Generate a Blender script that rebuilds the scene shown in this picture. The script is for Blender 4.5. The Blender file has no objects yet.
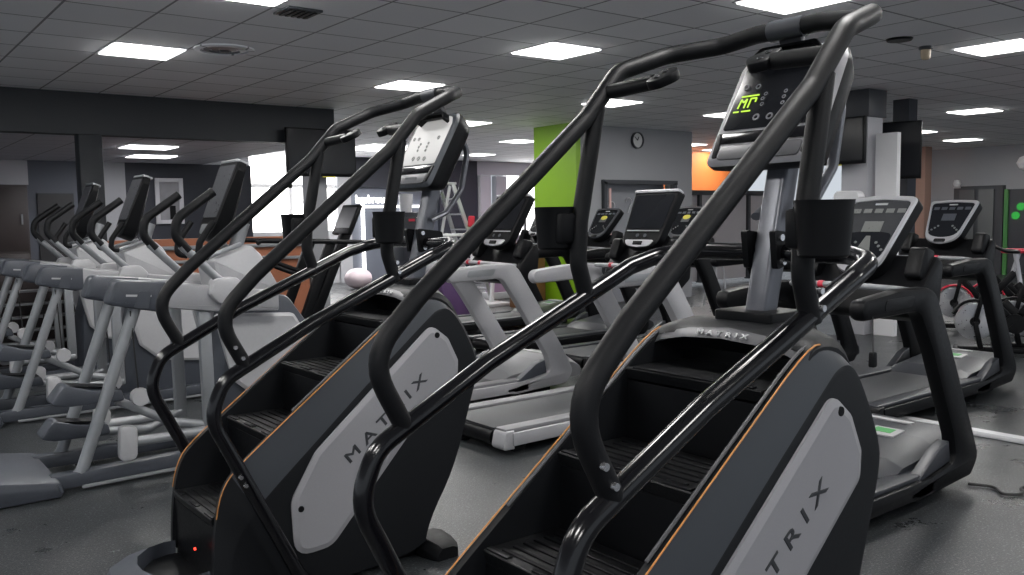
import bpy, bmesh, math, random
from mathutils import Vector, Matrix
random.seed(7)
PI = math.pi
scene = bpy.context.scene
COL = scene.collection
EYE = 1.514                      # camera height, metres
CEIL = 2.98

# ------------------------------------------------------------------ materials
MATS = {}
def nodes_of(m):
    m.use_nodes = True
    nt = m.node_tree
    return nt, nt.nodes, nt.links, nt.nodes['Principled BSDF']

def mat(name, color, rough=.5, metal=0., noise=0., nscale=40., bump=0., spec=.5, coat=0.):
    if name in MATS: return MATS[name]
    m = bpy.data.materials.new(name)
    nt, N, L, b = nodes_of(m)
    b.inputs['Base Color'].default_value = (*color, 1)
    b.inputs['Roughness'].default_value = rough
    b.inputs['Metallic'].default_value = metal
    b.inputs['Specular IOR Level'].default_value = spec
    b.inputs['Coat Weight'].default_value = coat
    tc = N.new('ShaderNodeTexCoord')
    nz = N.new('ShaderNodeTexNoise'); nz.inputs['Scale'].default_value = nscale; nz.inputs['Detail'].default_value = 4
    L.new(tc.outputs['Object'], nz.inputs['Vector'])
    rv = .08 if metal == 0 and rough > .25 else .02
    mr = N.new('ShaderNodeMapRange')
    mr.inputs['To Min'].default_value = max(0, rough - rv); mr.inputs['To Max'].default_value = min(1, rough + rv)
    L.new(nz.outputs['Fac'], mr.inputs['Value']); L.new(mr.outputs['Result'], b.inputs['Roughness'])
    if noise:
        mx = N.new('ShaderNodeMix'); mx.data_type = 'RGBA'
        mx.inputs['A'].default_value = (*[c * (1 - noise) for c in color], 1)
        mx.inputs['B'].default_value = (*[min(1, c * (1 + noise)) for c in color], 1)
        L.new(nz.outputs['Fac'], mx.inputs['Factor']); L.new(mx.outputs['Result'], b.inputs['Base Color'])
    if bump:
        bp = N.new('ShaderNodeBump'); bp.inputs['Strength'].default_value = bump; bp.inputs['Distance'].default_value = .002
        L.new(nz.outputs['Fac'], bp.inputs['Height']); L.new(bp.outputs['Normal'], b.inputs['Normal'])
    MATS[name] = m
    return m

def emit(name, color, strength, base=(0, 0, 0)):
    if name in MATS: return MATS[name]
    m = bpy.data.materials.new(name)
    nt, N, L, b = nodes_of(m)
    b.inputs['Base Color'].default_value = (*base, 1)
    b.inputs['Emission Color'].default_value = (*color, 1)
    b.inputs['Emission Strength'].default_value = strength
    MATS[name] = m
    return m

M_BLACK = mat('black_plastic', (.0036, .0038, .0047), .42, 0, .2, 60, 0, .17)
M_BLACK2 = mat('black_foam', (.0048, .0051, .0063), .48, 0, .2, 300, .25, .22)
M_GLOSS = mat('black_gloss_paint', (.0042, .0042, .0055), .17, 0, .1, 25, 0, .4, .1)
M_STEP = mat('step_rubber', (.0050, .0053, .0062), .42, 0, .3, 120, .4, .25)
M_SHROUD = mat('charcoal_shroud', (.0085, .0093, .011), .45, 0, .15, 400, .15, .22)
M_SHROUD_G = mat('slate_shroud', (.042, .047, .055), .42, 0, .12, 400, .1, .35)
M_PANEL = mat('grey_panel', (.28, .277, .295), .45, 0, .06, 200, .05)
M_ORANGE = mat('orange_line', (.52, .22, .055), .45)
M_SILVER = mat('silver_post', (.13, .135, .155), .3, .35, .05, 30)
M_BRIGHT = mat('chrome_bits', (.60, .60, .62), .25, .9)
M_CAPBAND = mat('cap_band', (.075, .075, .082), .45, .2)
M_LETTER_D = mat('dark_lettering', (.025, .027, .032), .5)
M_LETTER_L = mat('pale_lettering', (.55, .55, .56), .4)
M_SLATE = mat('slate_plastic', (.050, .056, .070), .45, 0, .15, 80)
M_GREYP = mat('warm_grey_paint', (.30, .30, .315), .38, 0, .06, 60)
M_GREYP2 = mat('pale_grey_plastic', (.40, .40, .415), .42, 0, .05, 60)
M_TUBE = mat('grey_tube_paint', (.25, .26, .275), .32, .25, .05, 50)
M_BELT = mat('running_belt', (.026, .028, .032), .55, 0, .25, 90, .2)
M_HOOD = mat('dark_hood', (.022, .024, .030), .4, 0, .15, 80)
M_RAILTOP = mat('deck_side_rail', (.17, .17, .18), .45, 0, .1, 60)
M_SCREEN = mat('dark_screen', (.010, .011, .014), .2, 0, 0, 10, 0, .25)
M_SCREEN2 = mat('smoky_screen', (.05, .052, .056), .12, 0, .2, 10)
M_LCDGREY = mat('lcd_grey', (.16, .165, .16), .3)
M_GREEN = mat('lime_paint', (.19, .37, .004), .5, 0, .04, 8)
M_RED = mat('red_guard', (.50, .025, .05), .35)
M_FLY = mat('brushed_flywheel', (.50, .50, .52), .28, .95)
def radial(m):
    nt, N, L, b = nodes_of(m)
    tg = N.new('ShaderNodeTangent'); tg.direction_type = 'RADIAL'; tg.axis = 'Y'
    L.new(tg.outputs[0], b.inputs['Tangent']); b.inputs['Anisotropic'].default_value = .85
radial(M_FLY)
M_WHITE = mat('white_paint', (.68, .68, .70), .5, 0, .03, 12)
M_TERRA = mat('terracotta_wall', (.36, .13, .065), .6, 0, .15, 6)
M_NAVY = mat('navy_paint', (.018, .021, .031), .6, 0, .1, 4)
M_BEAM = mat('beam_navy_paint', (.013, .016, .021), .6, 0, .1, 4)
M_WALLG = mat('wall_grey', (.30, .306, .325), .6, 0, .05, 3)
M_WALLD = mat('wall_dark', (.085, .095, .12), .6, 0, .06, 3)
M_WALLL = mat('wall_light', (.42, .42, .45), .6, 0, .05, 3)
M_BROWN = mat('dark_brown_door', (.028, .020, .020), .5, 0, .2, 12)
M_FRAME = mat('dark_frame', (.035, .038, .046), .45)
M_ALU = mat('aluminium', (.52, .52, .55), .35, .6)
M_MAUVE = mat('mauve_glow', (.42, .27, .42), .6)  # pinkish glow put into the far panel's colour
M_PURPLE = mat('purple_vinyl_and_glow', (.10, .05, .14), .5)  # purple glow put into the far block's colour; plain vinyl on the stool
M_ORWALL = mat('orange_wall', (.60, .17, .04), .6)
M_CLOCK = mat('clock_face', (.55, .56, .56), .4)
M_BEIGE = mat('beige_sensor', (.50, .40, .28), .5)
M_WOOD = mat('wood_brown', (.22, .10, .04), .5, 0, .2, 14)
M_YELLOW = mat('yellow_mark', (.62, .55, .06), .5)
M_STICKG = mat('green_sticker', (.06, .30, .08), .5)
M_PINK = mat('pink_white_vinyl', (.50, .42, .45), .45, 0, .1, 5)
M_CABLE = mat('black_cable', (.012, .012, .013), .5)
E_LIGHT = emit('panel_light', (1.0, .985, .96), 15)
E_LIGHT_FAR = emit('panel_light_cool', (.98, .97, 1.0), 13)
E_WIN = None
E_LIGHT_PINK = emit('panel_light_pink', (1.0, .62, .92), 15)
E_LCD = emit('lcd_green', (.50, .80, .05), .5)
E_SCREENW = emit('reflection_glow_screen', (.86, .84, .82), .13, (.3, .3, .3))  # faint emission stands in for the reflection on the rear climber's console
E_GREENLED = emit('green_light', (.05, .8, .1), .16)
E_RED = emit('red_led', (1, .05, .03), 1.2)
E_LED = emit('white_led_line', (1, .98, .97), 2.0)

def mat_floor():
    m = bpy.data.materials.new('floor_vinyl')
    nt, N, L, b = nodes_of(m)
    tc = N.new('ShaderNodeTexCoord')
    n1 = N.new('ShaderNodeTexNoise'); n1.inputs['Scale'].default_value = 2.2; n1.inputs['Detail'].default_value = 8; n1.inputs['Roughness'].default_value = .65
    n2 = N.new('ShaderNodeTexNoise'); n2.inputs['Scale'].default_value = 130; n2.inputs['Detail'].default_value = 3
    n3 = N.new('ShaderNodeTexNoise'); n3.inputs['Scale'].default_value = 85; n3.inputs['Detail'].default_value = 2; n3.inputs['Roughness'].default_value = .6
    for n in (n1, n2, n3): L.new(tc.outputs['Object'], n.inputs['Vector'])
    r1 = N.new('ShaderNodeValToRGB')
    r1.color_ramp.elements[0].position = .3; r1.color_ramp.elements[0].color = (.013, .0150, .0168, 1)
    r1.color_ramp.elements[1].position = .75; r1.color_ramp.elements[1].color = (.027, .030, .033, 1)
    L.new(n1.outputs['Fac'], r1.inputs['Fac'])
    r3 = N.new('ShaderNodeValToRGB')
    r3.color_ramp.elements[0].position = .58; r3.color_ramp.elements[0].color = (0, 0, 0, 1)
    r3.color_ramp.elements[1].position = .66; r3.color_ramp.elements[1].color = (1, 1, 1, 1)
    L.new(n3.outputs['Fac'], r3.inputs['Fac'])
    mx = N.new('ShaderNodeMix'); mx.data_type = 'RGBA'
    mx.inputs['B'].default_value = (.15, .157, .163, 1)
    L.new(r3.outputs['Color'], mx.inputs['Factor']); L.new(r1.outputs['Color'], mx.inputs['A'])
    L.new(mx.outputs['Result'], b.inputs['Base Color'])
    mr = N.new('ShaderNodeMapRange'); mr.inputs['From Min'].default_value = .3; mr.inputs['From Max'].default_value = .7
    mr.inputs['To Min'].default_value = .25; mr.inputs['To Max'].default_value = .36
    L.new(n1.outputs['Fac'], mr.inputs['Value']); L.new(mr.outputs['Result'], b.inputs['Roughness'])
    bp = N.new('ShaderNodeBump'); bp.inputs['Strength'].default_value = .55; bp.inputs['Distance'].default_value = .004
    L.new(n2.outputs['Fac'], bp.inputs['Height']); L.new(bp.outputs['Normal'], b.inputs['Normal'])
    return m

def mat_ceiling(name, ox, oy, col=(.87, .875, .90), line=(.26, .265, .28)):
    m = bpy.data.materials.new(name)
    nt, N, L, b = nodes_of(m)
    tc = N.new('ShaderNodeTexCoord')
    sp = N.new('ShaderNodeSeparateXYZ'); L.new(tc.outputs['Object'], sp.inputs[0])
    fac = []
    for ax, off in (('X', ox), ('Y', oy)):
        a = N.new('ShaderNodeMath'); a.operation = 'SUBTRACT'; a.inputs[1].default_value = off - .009
        L.new(sp.outputs[ax], a.inputs[0])
        d = N.new('ShaderNodeMath'); d.operation = 'DIVIDE'; d.inputs[1].default_value = .6; L.new(a.outputs[0], d.inputs[0])
        f = N.new('ShaderNodeMath'); f.operation = 'FRACT'; L.new(d.outputs[0], f.inputs[0])
        c = N.new('ShaderNodeMath'); c.operation = 'LESS_THAN'; c.inputs[1].default_value = .03; L.new(f.outputs[0], c.inputs[0])
        fac.append((c, d))
    mxm = N.new('ShaderNodeMath'); mxm.operation = 'MAXIMUM'
    L.new(fac[0][0].outputs[0], mxm.inputs[0]); L.new(fac[1][0].outputs[0], mxm.inputs[1])
    # tile to tile tone
    fl = []
    for c, d in fac:
        q = N.new('ShaderNodeMath'); q.operation = 'FLOOR'; L.new(d.outputs[0], q.inputs[0]); fl.append(q)
    cb = N.new('ShaderNodeCombineXYZ'); L.new(fl[0].outputs[0], cb.inputs[0]); L.new(fl[1].outputs[0], cb.inputs[1])
    wn = N.new('ShaderNodeTexWhiteNoise'); wn.noise_dimensions = '2D'; L.new(cb.outputs[0], wn.inputs['Vector'])
    nz = N.new('ShaderNodeTexNoise'); nz.inputs['Scale'].default_value = 120; L.new(tc.outputs['Object'], nz.inputs['Vector'])
    ad = N.new('ShaderNodeMath'); ad.operation = 'ADD'; L.new(wn.outputs['Value'], ad.inputs[0]); L.new(nz.outputs['Fac'], ad.inputs[1])
    mr = N.new('ShaderNodeMapRange'); mr.inputs['From Max'].default_value = 2; mr.inputs['To Min'].default_value = .90; mr.inputs['To Max'].default_value = 1.08
    L.new(ad.outputs[0], mr.inputs['Value'])
    t = N.new('ShaderNodeMix'); t.data_type = 'RGBA'; t.blend_type = 'MULTIPLY'; t.inputs['Factor'].default_value = 1
    t.inputs['A'].default_value = (*col, 1); L.new(mr.outputs['Result'], t.inputs['B'])
    mx = N.new('ShaderNodeMix'); mx.data_type = 'RGBA'; mx.inputs['B'].default_value = (*line, 1)
    L.new(mxm.outputs[0], mx.inputs['Factor']); L.new(t.outputs['Result'], mx.inputs['A'])
    L.new(mx.outputs['Result'], b.inputs['Base Color']); b.inputs['Roughness'].default_value = .7
    return m

def mat_window():
    m = bpy.data.materials.new('bright_window_film')
    nt, N, L, b = nodes_of(m)
    tc = N.new('ShaderNodeTexCoord')
    mp = N.new('ShaderNodeMapping'); mp.inputs['Rotation'].default_value = (PI / 2, 0, 0); L.new(tc.outputs['Object'], mp.inputs['Vector'])
    br = N.new('ShaderNodeTexBrick'); br.inputs['Scale'].default_value = 4.0; br.inputs['Mortar Size'].default_value = .016
    br.inputs['Color1'].default_value = (1, 1, 1, 1); br.inputs['Color2'].default_value = (1, 1, 1, 1); br.inputs['Mortar'].default_value = (.12, .12, .13, 1)
    L.new(mp.outputs[0], br.inputs['Vector'])
    nz = N.new('ShaderNodeTexNoise'); nz.inputs['Scale'].default_value = 9; L.new(tc.outputs['Object'], nz.inputs['Vector'])
    gt = N.new('ShaderNodeMath'); gt.operation = 'GREATER_THAN'; gt.inputs[1].default_value = .56; L.new(nz.outputs['Fac'], gt.inputs[0])
    mx = N.new('ShaderNodeMix'); mx.data_type = 'RGBA'; mx.inputs['A'].default_value = (1, .99, .97, 1)
    L.new(gt.outputs[0], mx.inputs['Factor']); L.new(br.outputs['Color'], mx.inputs['B'])
    b.inputs['Base Color'].default_value = (.05, .05, .05, 1)
    L.new(mx.outputs['Result'], b.inputs['Emission Color']); b.inputs['Emission Strength'].default_value = 3.2
    return m

# ------------------------------------------------------------------ mesh helpers
def finish(name, bm, m, parent=None, sharp=38):
    bmesh.ops.remove_doubles(bm, verts=bm.verts, dist=1e-6)
    bmesh.ops.recalc_face_normals(bm, faces=bm.faces)
    lim = math.radians(sharp)
    for e in bm.edges:
        if len(e.link_faces) == 2:
            try: e.smooth = e.calc_face_angle() < lim
            except ValueError: e.smooth = True
        else: e.smooth = False
    for f in bm.faces: f.smooth = True
    me = bpy.data.meshes.new(name)
    bm.to_mesh(me); bm.free()
    ms = m if isinstance(m, (list, tuple)) else [m]
    for q in ms: me.materials.append(q)
    o = bpy.data.objects.new(name, me)
    COL.objects.link(o)
    if parent: o.parent = parent
    return o

def V(*a): return Vector(a)

def box(bm, c, s, bevel=.0, rot=None, segs=2, mi=0):
    M = Matrix.Translation(Vector(c)) @ (rot.to_4x4() if rot else Matrix.Identity(4)) @ Matrix.Diagonal((s[0], s[1], s[2], 1))
    r = bmesh.ops.create_cube(bm, size=1, matrix=M)
    vs = r['verts']
    fs = set(f for v in vs for f in v.link_faces)
    for f in fs: f.material_index = mi
    if bevel:
        es = list({e for v in vs for e in v.link_edges})
        bmesh.ops.bevel(bm, geom=es, offset=bevel, segments=segs, affect='EDGES', profile=.5, material=mi)

def bar(bm, a, b, w, h, bevel=0, mi=0, up=(0, 0, 1)):
    """box of section w (sideways) x h (up) running from a to b"""
    a, b = Vector(a), Vector(b); d = b - a; L = d.length; x = d.normalized()
    y = Vector(up).cross(x)
    if y.length < 1e-4: y = Vector((0, 1, 0))
    y.normalize(); z = x.cross(y)
    R = Matrix((x, y, z)).transposed()
    box(bm, (a + b) / 2, (L, w, h), bevel, R, 2, mi)

def fillet(pts, n=5):
    """pts: list of (x,y,z[,r]) -> polyline with rounded corners"""
    P = [Vector(p[:3]) for p in pts]; R = [p[3] if len(p) > 3 else 0 for p in pts]
    out = []
    for i, p in enumerate(P):
        if i in (0, len(P) - 1) or R[i] <= 0:
            out.append(p); continue
        a, b = P[i - 1] - p, P[i + 1] - p
        la, lb = a.length, b.length; a.normalize(); b.normalize()
        ang = a.angle(b)
        if ang > PI - .02: out.append(p); continue
        t = min(R[i] / math.tan(ang / 2), la * .48, lb * .48)
        p0, p1 = p + a * t, p + b * t
        for k in range(n + 1):
            s = k / n
            out.append(p0 * (1 - s) ** 2 + p * 2 * s * (1 - s) + p1 * s ** 2)
    return out

def tube(bm, pts, r, n=12, cap=True, mi=0, ry=None, closed=False, fn=5):
    path = fillet(pts, fn)
    q = [path[0]]
    for p in path[1:]:
        if (p - q[-1]).length > 1e-5: q.append(p)
    path = q
    m = len(path)
    T = []
    for i in range(m):
        if closed: d = path[(i + 1) % m] - path[i - 1]
        else: d = path[min(i + 1, m - 1)] - path[max(i - 1, 0)]
        T.append(d.normalized())
    ref = Vector((0, 1, 0)) if abs(T[0].y) < .9 else Vector((0, 0, 1))
    u = (ref - T[0] * ref.dot(T[0])).normalized()
    rings = []
    for i in range(m):
        u = (u - T[i] * u.dot(T[i])).normalized()
        w = T[i].cross(u)
        rr = r[i] if isinstance(r, (list, tuple)) else r
        r2 = ry if ry else rr
        rings.append([bm.verts.new(path[i] + u * (math.cos(2 * PI * k / n) * r2) + w * (math.sin(2 * PI * k / n) * rr)) for k in range(n)])
    for i in range(m if closed else m - 1):
        A, B = rings[i], rings[(i + 1) % m]
        for k in range(n):
            f = bm.faces.new((A[k], A[(k + 1) % n], B[(k + 1) % n], B[k])); f.material_index = mi
    if cap and not closed:
        for ring in (rings[0], rings[-1]):
            f = bm.faces.new(ring); f.material_index = mi

def rpoly(pts, n=4):
    """rounded 2-D polygon: pts (a,b[,r])"""
    out = []; m = len(pts)
    for i in range(m):
        p = Vector(pts[i][:2]); r = pts[i][2] if len(pts[i]) > 2 else 0
        if r <= 0: out.append(p); continue
        a, b = Vector(pts[i - 1][:2]) - p, Vector(pts[(i + 1) % m][:2]) - p
        la, lb = a.length, b.length; a.normalize(); b.normalize()
        ang = a.angle(b)
        t = min(r / math.tan(max(ang, .05) / 2), la * .48, lb * .48)
        p0, p1 = p + a * t, p + b * t
        for k in range(n + 1):
            s = k / n; out.append(p0 * (1 - s) ** 2 + p * 2 * s * (1 - s) + p1 * s ** 2)
    return [(p.x, p.y) for p in out]

def loft(bm, rings, mi=0, capa=True, capb=True, closed=True):
    R = [[bm.verts.new(Vector(p)) for p in ring] for ring in rings]
    n = len(R[0])
    for A, B in zip(R[:-1], R[1:]):
        for k in range(n if closed else n - 1):
            try:
                f = bm.faces.new((A[k], A[(k + 1) % n], B[(k + 1) % n], B[k])); f.material_index = mi
            except ValueError: pass
    if capa: bm.faces.new(R[0]).material_index = mi
    if capb: bm.faces.new(R[-1]).material_index = mi
    return R

def inset2(poly, d):
    """shrink a CCW/CW polygon by d (mitre)"""
    m = len(poly); area = sum(poly[i][0] * poly[(i + 1) % m][1] - poly[(i + 1) % m][0] * poly[i][1] for i in range(m))
    sg = 1 if area > 0 else -1
    out = []
    for i in range(m):
        p0, p, p1 = Vector(poly[i - 1]), Vector(poly[i]), Vector(poly[(i + 1) % m])
        e0, e1 = (p - p0), (p1 - p)
        if e0.length < 1e-9: e0 = e1
        if e1.length < 1e-9: e1 = e0
        n0 = Vector((-e0.y, e0.x)).normalized() * sg; n1 = Vector((-e1.y, e1.x)).normalized() * sg
        b = n0 + n1
        if b.length < 1e-6: b = n0
        b.normalize(); k = d / max(.4, b.dot(n0))
        q = p + b * k; out.append((q.x, q.y))
    return out

def slab(bm, poly, y0, y1, bev=0, axis='y', mi=0):
    """extrude a 2-D polygon from y0 to y1 with softened rims. axis y: (x,z); axis z: (x,y); axis x: (y,z)"""
    def P(p, t):
        if axis == 'y': return (p[0], t, p[1])
        if axis == 'z': return (p[0], p[1], t)
        return (t, p[0], p[1])
    if bev:
        s = 1 if y1 > y0 else -1
        ins = inset2(poly, bev); ins2 = inset2(poly, bev * .3)
        rings = [[P(p, y0) for p in ins], [P(p, y0 + s * bev * .3) for p in ins2], [P(p, y0 + s * bev) for p in poly],
                 [P(p, y1 - s * bev) for p in poly], [P(p, y1 - s * bev * .3) for p in ins2], [P(p, y1) for p in ins]]
    else:
        rings = [[P(p, y0) for p in poly], [P(p, y1) for p in poly]]
    loft(bm, rings, mi)

def lathe(bm, prof, c=(0, 0, 0), axis='z', n=24, mi=0):
    c = Vector(c); rings = []
    for r, h in prof:
        ring = []
        for k in range(n):
            a = 2 * PI * k / n; ca, sa = math.cos(a) * max(r, 1e-4), math.sin(a) * max(r, 1e-4)
            if axis == 'z': p = Vector((ca, sa, h))
            elif axis == 'y': p = Vector((ca, h, sa))
            else: p = Vector((h, ca, sa))
            ring.append(c + p)
        rings.append(ring)
    if prof[0][0] > 1e-3 and prof[-1][0] > 1e-3: loft(bm, rings + [rings[0]], mi, False, False)
    else: loft(bm, rings, mi)

def text_mesh(name, body, size, m, parent, mat4, extrude=.001, sx=1.0, spacing=1.0, bold=0.0):
    cu = bpy.data.curves.new('lettering_curve', 'FONT')
    cu.body = body; cu.size = size; cu.extrude = extrude; cu.align_x = 'CENTER'; cu.align_y = 'CENTER'
    cu.space_character = spacing; cu.bevel_depth = bold; cu.bevel_resolution = 0; cu.resolution_u = 3
    t = bpy.data.objects.new('lettering_curve', cu); COL.objects.link(t)
    dg = bpy.context.evaluated_depsgraph_get(); dg.update()
    me = bpy.data.meshes.new_from_object(t.evaluated_get(dg))
    bpy.data.objects.remove(t); bpy.data.curves.remove(cu)
    me.transform(mat4 @ Matrix.Diagonal((sx, 1, 1, 1)))
    me.materials.clear(); me.materials.append(m); me.name = name
    o = bpy.data.objects.new(name, me); COL.objects.link(o); o.parent = parent
    return o

def frame_mat(origin, xdir, ydir):
    x = Vector(xdir).normalized(); y = Vector(ydir); y = (y - x * x.dot(y)).normalized(); z = x.cross(y)
    M = Matrix((x, y, z)).transposed().to_4x4(); M.translation = Vector(origin)
    return M

def thing(name, label, cat, loc=(0, 0, 0), rz=0, group=None):
    o = bpy.data.objects.new(name, None); COL.objects.link(o)
    o.empty_display_size = .2
    o.location = loc; o.rotation_euler = (0, 0, rz)
    o['label'] = label; o['category'] = cat
    if group: o['group'] = group
    return o

def tag(o, label, cat, group=None):
    o['label'] = label; o['category'] = cat
    if group: o['group'] = group
    return o

def struct(name, bm, m, parent=None):
    o = finish(name, bm, m, parent)
    if not parent: o['kind'] = 'structure'
    return o

def copy_tree(o, parent=None):
    c = o.copy(); COL.objects.link(c)
    if parent: c.parent = parent
    for ch in list(o.children): copy_tree(ch, c)
    return c

def chaikin(poly, it=2):
    for _ in range(it):
        out = []
        for i in range(len(poly)):
            p, q = poly[i], poly[(i + 1) % len(poly)]
            out += [(p[0] * .75 + q[0] * .25, p[1] * .75 + q[1] * .25), (p[0] * .25 + q[0] * .75, p[1] * .25 + q[1] * .75)]
        poly = out
    return poly

def B(): return bmesh.new()

# ------------------------------------------------------------------ camera
cam_d = bpy.data.cameras.new('camera'); cam = bpy.data.objects.new('camera', cam_d); COL.objects.link(cam)
cam_d.sensor_width = 36; cam_d.lens = 877.98 / 1024 * 36
cam_d.clip_start = .05; cam_d.clip_end = 120
yaw, pitch, roll = math.radians(52.167), math.radians(-4.637), math.radians(-.859)
fwd = Vector((math.cos(yaw) * math.cos(pitch), math.sin(yaw) * math.cos(pitch), math.sin(pitch)))
rgt = fwd.cross(Vector((0, 0, 1))).normalized(); upv = rgt.cross(fwd)
r2 = rgt * math.cos(roll) + upv * math.sin(roll); u2 = upv * math.cos(roll) - rgt * math.sin(roll)
Mc = Matrix((r2, u2, -fwd)).transposed().to_4x4(); Mc.translation = Vector((0, 0, EYE))
cam.matrix_world = Mc
scene.camera = cam

# ------------------------------------------------------------------ setting
M_FLOOR = mat_floor()
M_CEIL = mat_ceiling('ceiling_tiles', 1.33, 7.71)
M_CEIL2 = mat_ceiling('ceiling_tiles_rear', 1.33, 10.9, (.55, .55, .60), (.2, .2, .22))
E_WIN = mat_window()

bm = B(); box(bm, (9, 8, -.05), (34, 26, .1)); struct('floor', bm, M_FLOOR)
bm = B()
box(bm, (8.5, 3.435, CEIL + .05), (33, 14.87, .1)); box(bm, (15.2, 15.435, CEIL + .05), (19.6, 9.13, .1))
struct('ceiling', bm, M_CEIL)
bm = B(); box(bm, (-1.3, 13.6, 2.58), (13.4, 5.06, .1)); struct('ceiling_rear', bm, M_CEIL2)
bm = B(); box(bm, (-1.27, 10.98, 2.745), (13.46, .22, .47)); struct('trim_beam', bm, M_BEAM)
bm = B(); box(bm, (2.425, 11.0, 1.265), (.25, .22, 2.53), .01); struct('pillar', bm, M_BEAM)
# walls of the rear left bay
bm = B()
box(bm, (.175, 16.1, 1.265), (4.75, .2, 2.53)); box(bm, (3.84, 16.1, 1.265), (.48, .2, 2.53))
struct('wall_rear_left', bm, M_WALLG)
bm = B(); box(bm, (2.98, 15.985, 1.0), (.54, .04, 2.0)); struct('door_opening_shade', bm, mat('doorway_shade', (.012, .013, .016), .5))  # near-black sheet stands in for the shade inside an open doorway
bm = B(); box(bm, (3.075, 16.1, 1.265), (1.05, .2, 2.53)); struct('wall_rear_passage', bm, M_WALLD)
bm = B(); box(bm, (5.19, 16.1, 1.265), (2.22, .2, 2.53)); struct('wall_rear_navy', bm, M_NAVY)
bm = B(); box(bm, (2.15, 16.0, 2.33), (.9, .02, .39)); struct('trim_pale_band', bm, M_WALLL)
# low terracotta partition under the beam
bm = B(); box(bm, (3.8, 10.98, .65), (2.5, .14, 1.30)); t_ = struct('wall_low_terracotta', bm, M_TERRA)
bm = B(); box(bm, (3.8, 10.88, 1.19), (2.5, .06, .05), .01); box(bm, (3.8, 10.88, 1.02), (2.5, .06, .04), .01); struct('trim_grey_rail', bm, M_TUBE)
bm = B(); box(bm, (5.2, 10.98, 1.26), (.26, .2, 2.5)); struct('wall_end_post', bm, M_WALLG)
# window wall far left of centre
bm = B()
box(bm, (6.9, 19.1, 1.49), (1.1, .2, 2.98)); box(bm, (8.5, 19.1, .62), (2.2, .2, 1.24)); box(bm, (9.75, 19.1, 1.49), (.35, .2, 2.98))
struct('wall_far_left', bm, M_WALLG)
w = B(); box(w, (8.5, 19.14, 2.1), (2.1, .02, 1.72)); wo = struct('window_1', w, E_WIN)
bm = B(); box(bm, (8.5, 19.08, 2.28), (2.1, .06, .09)); box(bm, (8.42, 19.08, 2.1), (.09, .06, 1.72)); finish('window_frame', bm, M_WHITE, wo)
# sign wall: navy fascia, glazed front below
bm = B(); box(bm, (11.2, 19.1, 2.62), (2.5, .2, .72)); struct('wall_far_navy', bm, M_NAVY)
bm = B(); box(bm, (11.2, 19.16, 1.13), (2.5, .1, 2.26)); struct('wall_far_glazed', bm, M_WALLD)
bm = B()
for x in (10.25, 11.35): box(bm, (x, 19.04, .95), (.07, .05, 1.9))
box(bm, (11.1, 19.04, 1.80), (1.7, .05, .06))
struct('trim_lit_frame', bm, E_LED)
sg = text_mesh('sign_lettering', 'lassbroute', .27, emit('sign_white', (1, 1, 1), 1.3, (.7, .7, .7)), None, frame_mat((10.52, 18.97, 1.97), (1, 0, 0), (0, 0, 1)), .01, 1.0, .9, .006)
tag(sg, 'white lettering on the dark board above the far glazed room', 'sign')
bm = B(); box(bm, (13.05, 19.1, 1.49), (1.2, .2, 2.98)); struct('wall_far_dark', bm, M_NAVY)
bm = B(); box(bm, (15.3, 19.1, 2.8), (3.3, .2, .36)); box(bm, (13.85, 19.05, 1.3), (.34, .3, 2.6)); box(bm, (14.45, 19.1, 1.3), (.36, .2, 2.6)); box(bm, (16.4, 19.1, 1.3), (.9, .2, 2.6)); box(bm, (15.3, 19.1, .5), (1.5, .2, 1)); struct('wall_far_white', bm, M_WALLL)
w = B(); box(w, (15.3, 19.14, 1.8), (1.35, .02, 1.62)); wo = struct('window_2', w, E_WIN)
bm = B(); box(bm, (15.3, 19.08, 1.8), (.07, .06, 1.62)); finish('window_frame', bm, M_FRAME, wo)
bm = B(); box(bm, (18.9, 19.1, 1.49), (4.2, .2, 2.98)); struct('wall_far_mauve', bm, M_WALLL)
# green column and the clock wall
bm = B(); box(bm, (9.45, 10.93, 1.49), (.10, 1.04, 2.98)); struct('column_lime', bm, M_GREEN)
bm = B()
box(bm, (9.86, 10.72, 1.49), (.70, .2, 2.98)); box(bm, (11.06, 10.72, 2.53), (1.70, .2, .9)); box(bm, (12.16, 10.72, 1.49), (.5, .2, 2.98))
struct('wall_clock_side', bm, M_WALLG)
bm = B()
box(bm, (11.05, 10.60, 2.06), (1.80, .1, .07)); box(bm, (10.19, 10.60, 1.03), (.07, .1, 2.06)); box(bm, (11.9, 10.60, 1.03), (.07, .1, 2.06))
struct('door_2', bm, M_FRAME)
bm = B(); box(bm, (11.05, 10.86, 1.02), (1.7, .04, 2.03)); wl = struct('wall_mirror_glass', bm, mat('misty_glass', (.25, .255, .28), .25))
bm = B(); box(bm, (10.3, 10.57, 1.1), (.045, .02, 1.7)); struct('trim_pink_edge', bm, mat('pink_edge', (.62, .40, .38), .5))
# orange room and glazed partition beyond it
bm = B(); box(bm, (16.3, 13.7, 2.2), (3.2, .12, 1.5)); struct('wall_orange', bm, M_ORWALL)
bm = B(); box(bm, (14.9, 12.3, 1.0), (4.4, .05, 1.84)); struct('wall_glazed_partition', bm, mat('pale_glass', (.40, .38, .40), .25))
bm = B()
box(bm, (14.9, 12.26, 1.95), (4.4, .1, .10))
for x in (12.75, 14.55, 16.2, 17.1): box(bm, (x, 12.26, 1.0), (.08, .1, 1.9))
struct('trim_partition_frame', bm, M_FRAME)
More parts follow.
